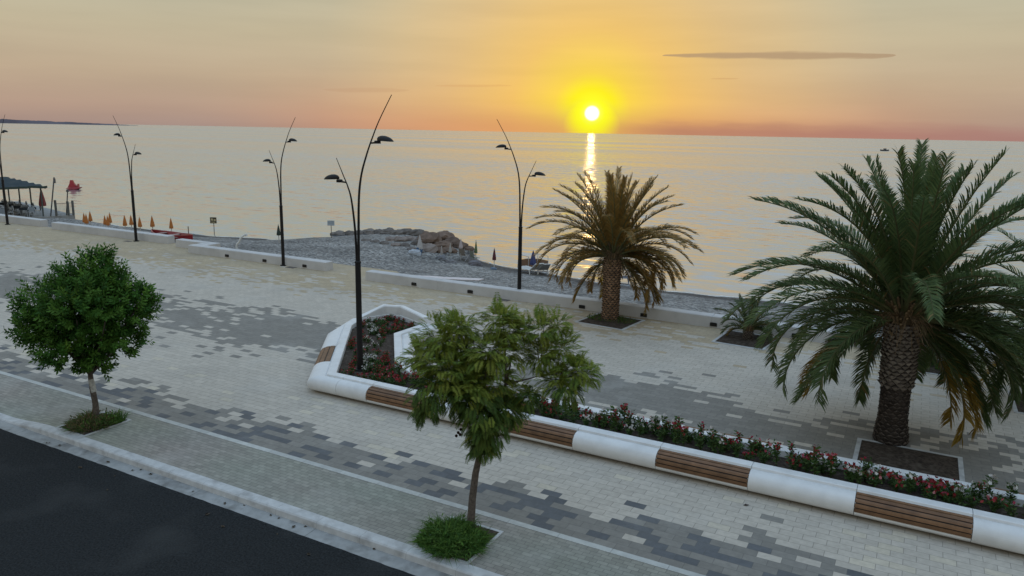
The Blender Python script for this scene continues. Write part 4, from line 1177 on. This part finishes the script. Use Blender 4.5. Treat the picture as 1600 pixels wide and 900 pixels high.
lump(gb(690, 406), .35, .25, .22, (.16, .16, .17), 'beach_bag', 'grey bag at the foot of the thin beige umbrella', 'bag', seed=1)
lump(gb(743, 415), .45, .3, .25, (.15, .14, .15), 'towel_heap', 'heap of grey towels beside the right folding chair', 'towels', seed=2)
lump(gb(771, 421), .22, .16, .10, (.12, .16, .22), 'beach_bag', 'small blue bag at the foot of the dark red umbrella', 'bag', seed=3)
lump(gb(704, 411), .35, .25, .16, (.17, .165, .17), 'beach_bag', 'dark grey bag lying on pebbles below the slim pale umbrella', 'bag', seed=4)
lump(gb(647, 398), .42, .2, .26, (.40, .43, .47), 'folded_towel', 'white and blue folded beach towel beside the pale umbrella', 'towels', seed=5)
lump(gb(655, 398), .2, .15, .42, (.05, .10, .18), 'cool_box', 'dark blue bag stood against the pale umbrella', 'bag', seed=6)

# boulders of the groin
RK = [(527, 365, 1.5, .9), (545, 365, 1.3, .9), (560, 364, 1.3, .9), (575, 363, 1.7, 1.1), (592, 363, 1.5, 1.0), (605, 363, 1.6, 1.1), (620, 364, 1.5, 1.0), (635, 364, 1.9, 1.2), (652, 366, 1.7, 1.2), (662, 372, 1.3, .9),
      (671, 377, 2.3, 1.7), (695, 374, 2.2, 1.6), (707, 380, 1.9, 1.3), (692, 384, 1.6, 1.1), (716, 384, 1.6, 1.0), (727, 387, 1.3, .7), (668, 389, 1.9, 1.1), (683, 391, 1.3, .8), (700, 391, 1.4, .8),
      (640, 373, 1.3, .8), (625, 374, 1.3, .8), (610, 374, 1.1, .7), (650, 380, 1.1, .8), (632, 382, 1.0, .6), (618, 382, .9, .6), (600, 379, .9, .6), (643, 388, .9, .5), (585, 376, .9, .5), (570, 374, 1.0, .5), (655, 392, .8, .5), (736, 389, .8, .4)]
sizes = ['huge', 'large', 'rounded', 'flat', 'angular', 'small']
for i, (px, py, w, h) in enumerate(RK):
    p = gb(px, py + 3 if py > 372 else py + 2.5)
    if i < 10: w *= .8; h *= .55
    elif i >= 19: w *= .85; h *= .6
    else: w *= .85; h *= .58
    lab = {10: 'huge brown boulder arched over a pale block near the groin tip', 11: 'big rounded brown boulder next to the arched one', 12: 'sloping brown boulder stepping down to the groin tip', 16: 'pale rounded block below the arched brown boulder',
           15: 'low pointed boulder running into the sea at the groin tip', 30: 'last low stone of the groin, washed by the sea', 7: 'long flat boulder on the groin crest', 8: 'square block on the crest left of the huge boulder', 0: 'dark boulder alone at the left end of the groin'}.get(i)
    g = 'boulders of the groin'
    if lab is None: lab = 'rounded boulder in the crest row of the groin' if i < 10 else 'brown boulder low at the seaward tip of the groin' if i < 19 else 'smaller grey stone on the gravel slope of the groin'
    c = (1.5, 1.6, 1.75) if i in (16, 19, 20, 21, 24) else jit((1.05, 1.2, 1.35), .2) if i < 10 or i > 19 else jit((1.05, .95, .9), .22)
    lump(p + Vector((0, .3, -.1)), w * .5, w * .42, h * .62, c, 'boulder', lab, 'boulder', M_ROCK, g, seed=i + 10, rot=U(0, 3), sq=.5)

# ------------------------------------------------------------------ beach bar
DZ = -.85
A = gp(52, 339.5, DZ); B = gp(117, 335.5, DZ)
ua, va = UV(A); ub, vb = UV(B)
dirB = Vector((B.x - A.x, B.y - A.y, 0)); LB = dirB.length; dirB.normalize(); left = Vector((-dirB.y, dirB.x, 0))
if left.x > 0: left = -left
def K(s, t, z=0.0): q = A + dirB * s + left * t; return Vector((q.x, q.y, DZ + z))     # s seaward along the edge, t to the left
deck = empty('bar_deck', A, 'raised concrete terrace of the beach bar at the left border', 'terrace')
m = MB(); p = [K(-8, 0), K(LB, 0), K(LB, 16), K(-8, 16)]
m.face(p); m.grid([p, [q - Vector((0, 0, 1.6)) for q in p]], closed=True)
m.build('slab', M_GUT, deck, origin=A).location = (0, 0, 0)
pg = empty('pergola', K(0, 0), 'beach bar pergola with sagging dark blue green canopy', 'pergola')
PZ = 2.55
bs = [at(75, 288, B.y - 1.2), at(50, 288, B.y - .6)]
def post(px, py0, py1, s):          # posts of the pergola
    pass
SE = LB * .36
for (s, t) in [(SE - .3, .3), (SE - 4.2, .4), (SE - .3, 3.2), (SE - 4.2, 3.4), (SE - .3, 6.4), (SE - 4.2, 6.6), (SE - .3, 9.6), (SE - 4.2, 9.8)]:
    k = MB(); k.tube([K(s, t), K(s, t, PZ)], .06, 6, (.10, .11, .10)); k.build('post', M_PAINT, pg, origin=K(0, 0)).location = (0, 0, 0)
m = MB(); rows = []
for i in range(13):
    s = SE - 4.6 + 4.7 * i / 12
    rows.append([K(s, -.15 + 12 * j / 20, PZ + .06 + .22 * (j / 20) - .14 * abs(math.sin(j * 1.05)) + .07 * noise.noise((i * .6, j * .5, 1))) for j in range(21)])
m.grid(rows, (.02, .036, .044)); low = [[q - Vector((0, 0, .07)) for q in r] for r in rows]; m.grid(low, (.03, .05, .055)); m.grid([[r[0] for r in rows], [r[0] - Vector((0, 0, .18)) for r in rows]], (.05, .07, .06)); m.grid([rows[-1], [q - Vector((0, 0, .16)) for q in rows[-1]]], (.03, .06, .075)); m.grid([rows[0], [q - Vector((0, 0, .2)) for q in rows[0]]], (.03, .06, .075))
m.build('canopy', M_PAINT, pg, origin=K(0, 0)).location = (0, 0, 0)
# railing along the near edge and fence seaward
fn = empty('railing', K(LB, 0), 'thin metal railing at the seaward corner of the bar terrace', 'railing')
m = MB()
for (s0, s1) in [(LB * .55, LB - .1)]:
    m.tube([K(s0, -.0, 1.05), K(s1, 0, 1.05)], .022, 5, (.18, .18, .17)); m.tube([K(s0, 0, .12), K(s1, 0, .12)], .02, 5, (.18, .18, .17))
    n = 14
    for i in range(n + 1): q = s0 + (s1 - s0) * i / n; m.tube([K(q, 0, .1), K(q, 0, 1.05)], .011, 4, (.2, .2, .19))
m.build('bars', M_PAINT, fn, origin=K(LB, 0)).location = (0, 0, 0)
for s, h in ((LB * .55, 1.35), (LB - .5, 1.2), (LB - .1, 1.25)):
    k = MB(); k.box(-.07, .07, -.07, .07, 0, h, (.13, .13, .12), T=lambda a, b, c: K(s, 0, 0) + Vector((a, b, c))); k.build('post', M_PAINT, fn, origin=K(LB, 0)).location = (0, 0, 0)
q = K(LB * .42, .1); t_ = at(84.5, 277, q.y); m = MB(); m.tube([q, t_], .055, 6, (.10, .10, .10)); m.tube([t_ + Vector((0, 0, -.5)), t_ + Vector((.0, 0, -.1))], .09, 6, (.12, .12, .12))
tag(m.build('flag_pole', M_PAINT), 'tall leaning pole on the bar terrace beside the red umbrella', 'pole')
q = K(LB * .80, .1); t_ = at(105.5, 300, q.y); m = MB(); m.tube([q, t_], .05, 6, (.08, .08, .08)); m.tube([t_, t_ + Vector((0, 0, .18))], .10, 6, (.10, .10, .10))
tag(m.build('terrace_lamp', M_PAINT), 'short dark lamp post at the seaward corner of the terrace', 'lamp')
q = K(LB * .30, .6); umbrella(2.35, 1.5, .26, (.24, .06, .06), 'closed dull red umbrella on the bar terrace', q)
def bar_chair(loc, rz):
    o = empty('bar_chair', loc, 'white plastic chair on the bar terrace among dark tables', 'chair', 'white chairs on the bar terrace', rz)
    m = MB(); m.box(-.22, .22, -.22, .22, .42, .46, (.42, .45, .48), T=Tl); m.build('seat', M_GLOSS, o)
    m = MB(); rows = []
    for i in range(9):
        a = math.pi * i / 8; rows.append((-.26 * math.cos(a), .22, .60 + .36 * math.sin(a)))
    m.tube(rows, .028, 5, (.46, .49, .52)); m.grid([[(-.2, .21, .46), (.2, .21, .46)], [(-.2, .23, .86), (.2, .23, .86)]], (.25, .28, .31)); m.build('backrest', M_GLOSS, o)
    for x in (-.2, .2):
        for y in (-.2, .2):
            k = MB(); k.tube([(x, y, .42), (x * 1.1, y * 1.1, 0)], .022, 5, (.42, .45, .48)); k.build('leg', M_GLOSS, o)
    return o
def bar_table(loc):
    o = empty('bar_table', loc, 'dark square table under the bar pergola', 'table', 'dark tables on the bar terrace')
    m = MB(); m.box(-.42, .42, -.42, .42, .72, .76, (.05, .06, .07), T=Tl, bev=.01); m.box(-.45, .45, -.45, .45, .55, .719, (.04, .05, .06), T=Tl); m.build('tabletop', M_PAINT, o)
    m = MB(); m.tube([(0, 0, 0), (0, 0, .72)], .05, 6, (.05, .05, .05)); m.tube([(0, 0, 0), (0, 0, .04)], .26, 8, (.05, .05, .05)); m.build('leg', M_PAINT, o)
    return o
random.seed(3)
bc = bt = None
for t in (1.1, 3.0, 4.9, 6.8):
    for s in (SE - 3.3, SE - 1.2):
        if bt is None: bt = bar_table(K(s, t)); o = bt
        else: o = copy_tree(bt); o.location = K(s, t)
        for a in (0, 1, 2, 3):
            if rnd() < .15: continue
            dv = [dirB, -dirB, left, -left][a]; lo = K(s, t) + dv * .75; rz = math.atan2(dv.y, dv.x) - math.pi / 2
            if bc is None: bc = bar_chair(lo, rz)
            else: o = copy_tree(bc); o.location = lo; o.rotation_euler = (0, 0, rz)
# litter on the paving
for px, py, lb in [(1166, 790, 'small dark scrap lying on the pale paving in front of the planter'), (1278, 619, 'small brown leaf lying on the pale paving near the largest palm')]:
    p = gp(px, py); m = MB(); m.face([p + Vector((-.06, 0, .006)), p + Vector((0, -.03, .012)), p + Vector((.06, .01, .02)), p + Vector((.01, .04, .008))], (.05, .035, .03))
    m.face([p + Vector((-.06, 0, .006)), p + Vector((.01, .04, .008)), p + Vector((.0, .02, .035))], (.05, .035, .03))
    tag(m.build('dead_leaf', M_PAINT), lb, 'leaf')

# dry leaves blown into the gutter
m = MB(); m.face([(-.05, 0, .004), (0, -.025, .012), (.05, .01, .016), (.01, .03, .006)], (.06, .045, .03)); m.face([(-.05, 0, .004), (.01, .03, .006), (0, .015, .03)], (.06, .045, .03))
lf = None
for k in range(26):
    u = U(-18, -3); v = random.choice((U(9.3, 9.36), U(9.14, 9.34), U(8.4, 9.0)))
    if lf is None: lf = m.build('gutter_leaf', M_PAINT); o = lf
    else: o = lf.copy(); col.objects.link(o)
    o.location = W(u, v, RZ + (.022 if v > 9.05 else .012)); o.rotation_euler = (0, 0, U(0, 6.28)); q = U(.5, 1.2); o.scale = (q, q, q)
    tag(o, 'tiny dark dry leaf lying along the gutter by the kerb', 'leaf', 'dry leaves along the gutter')
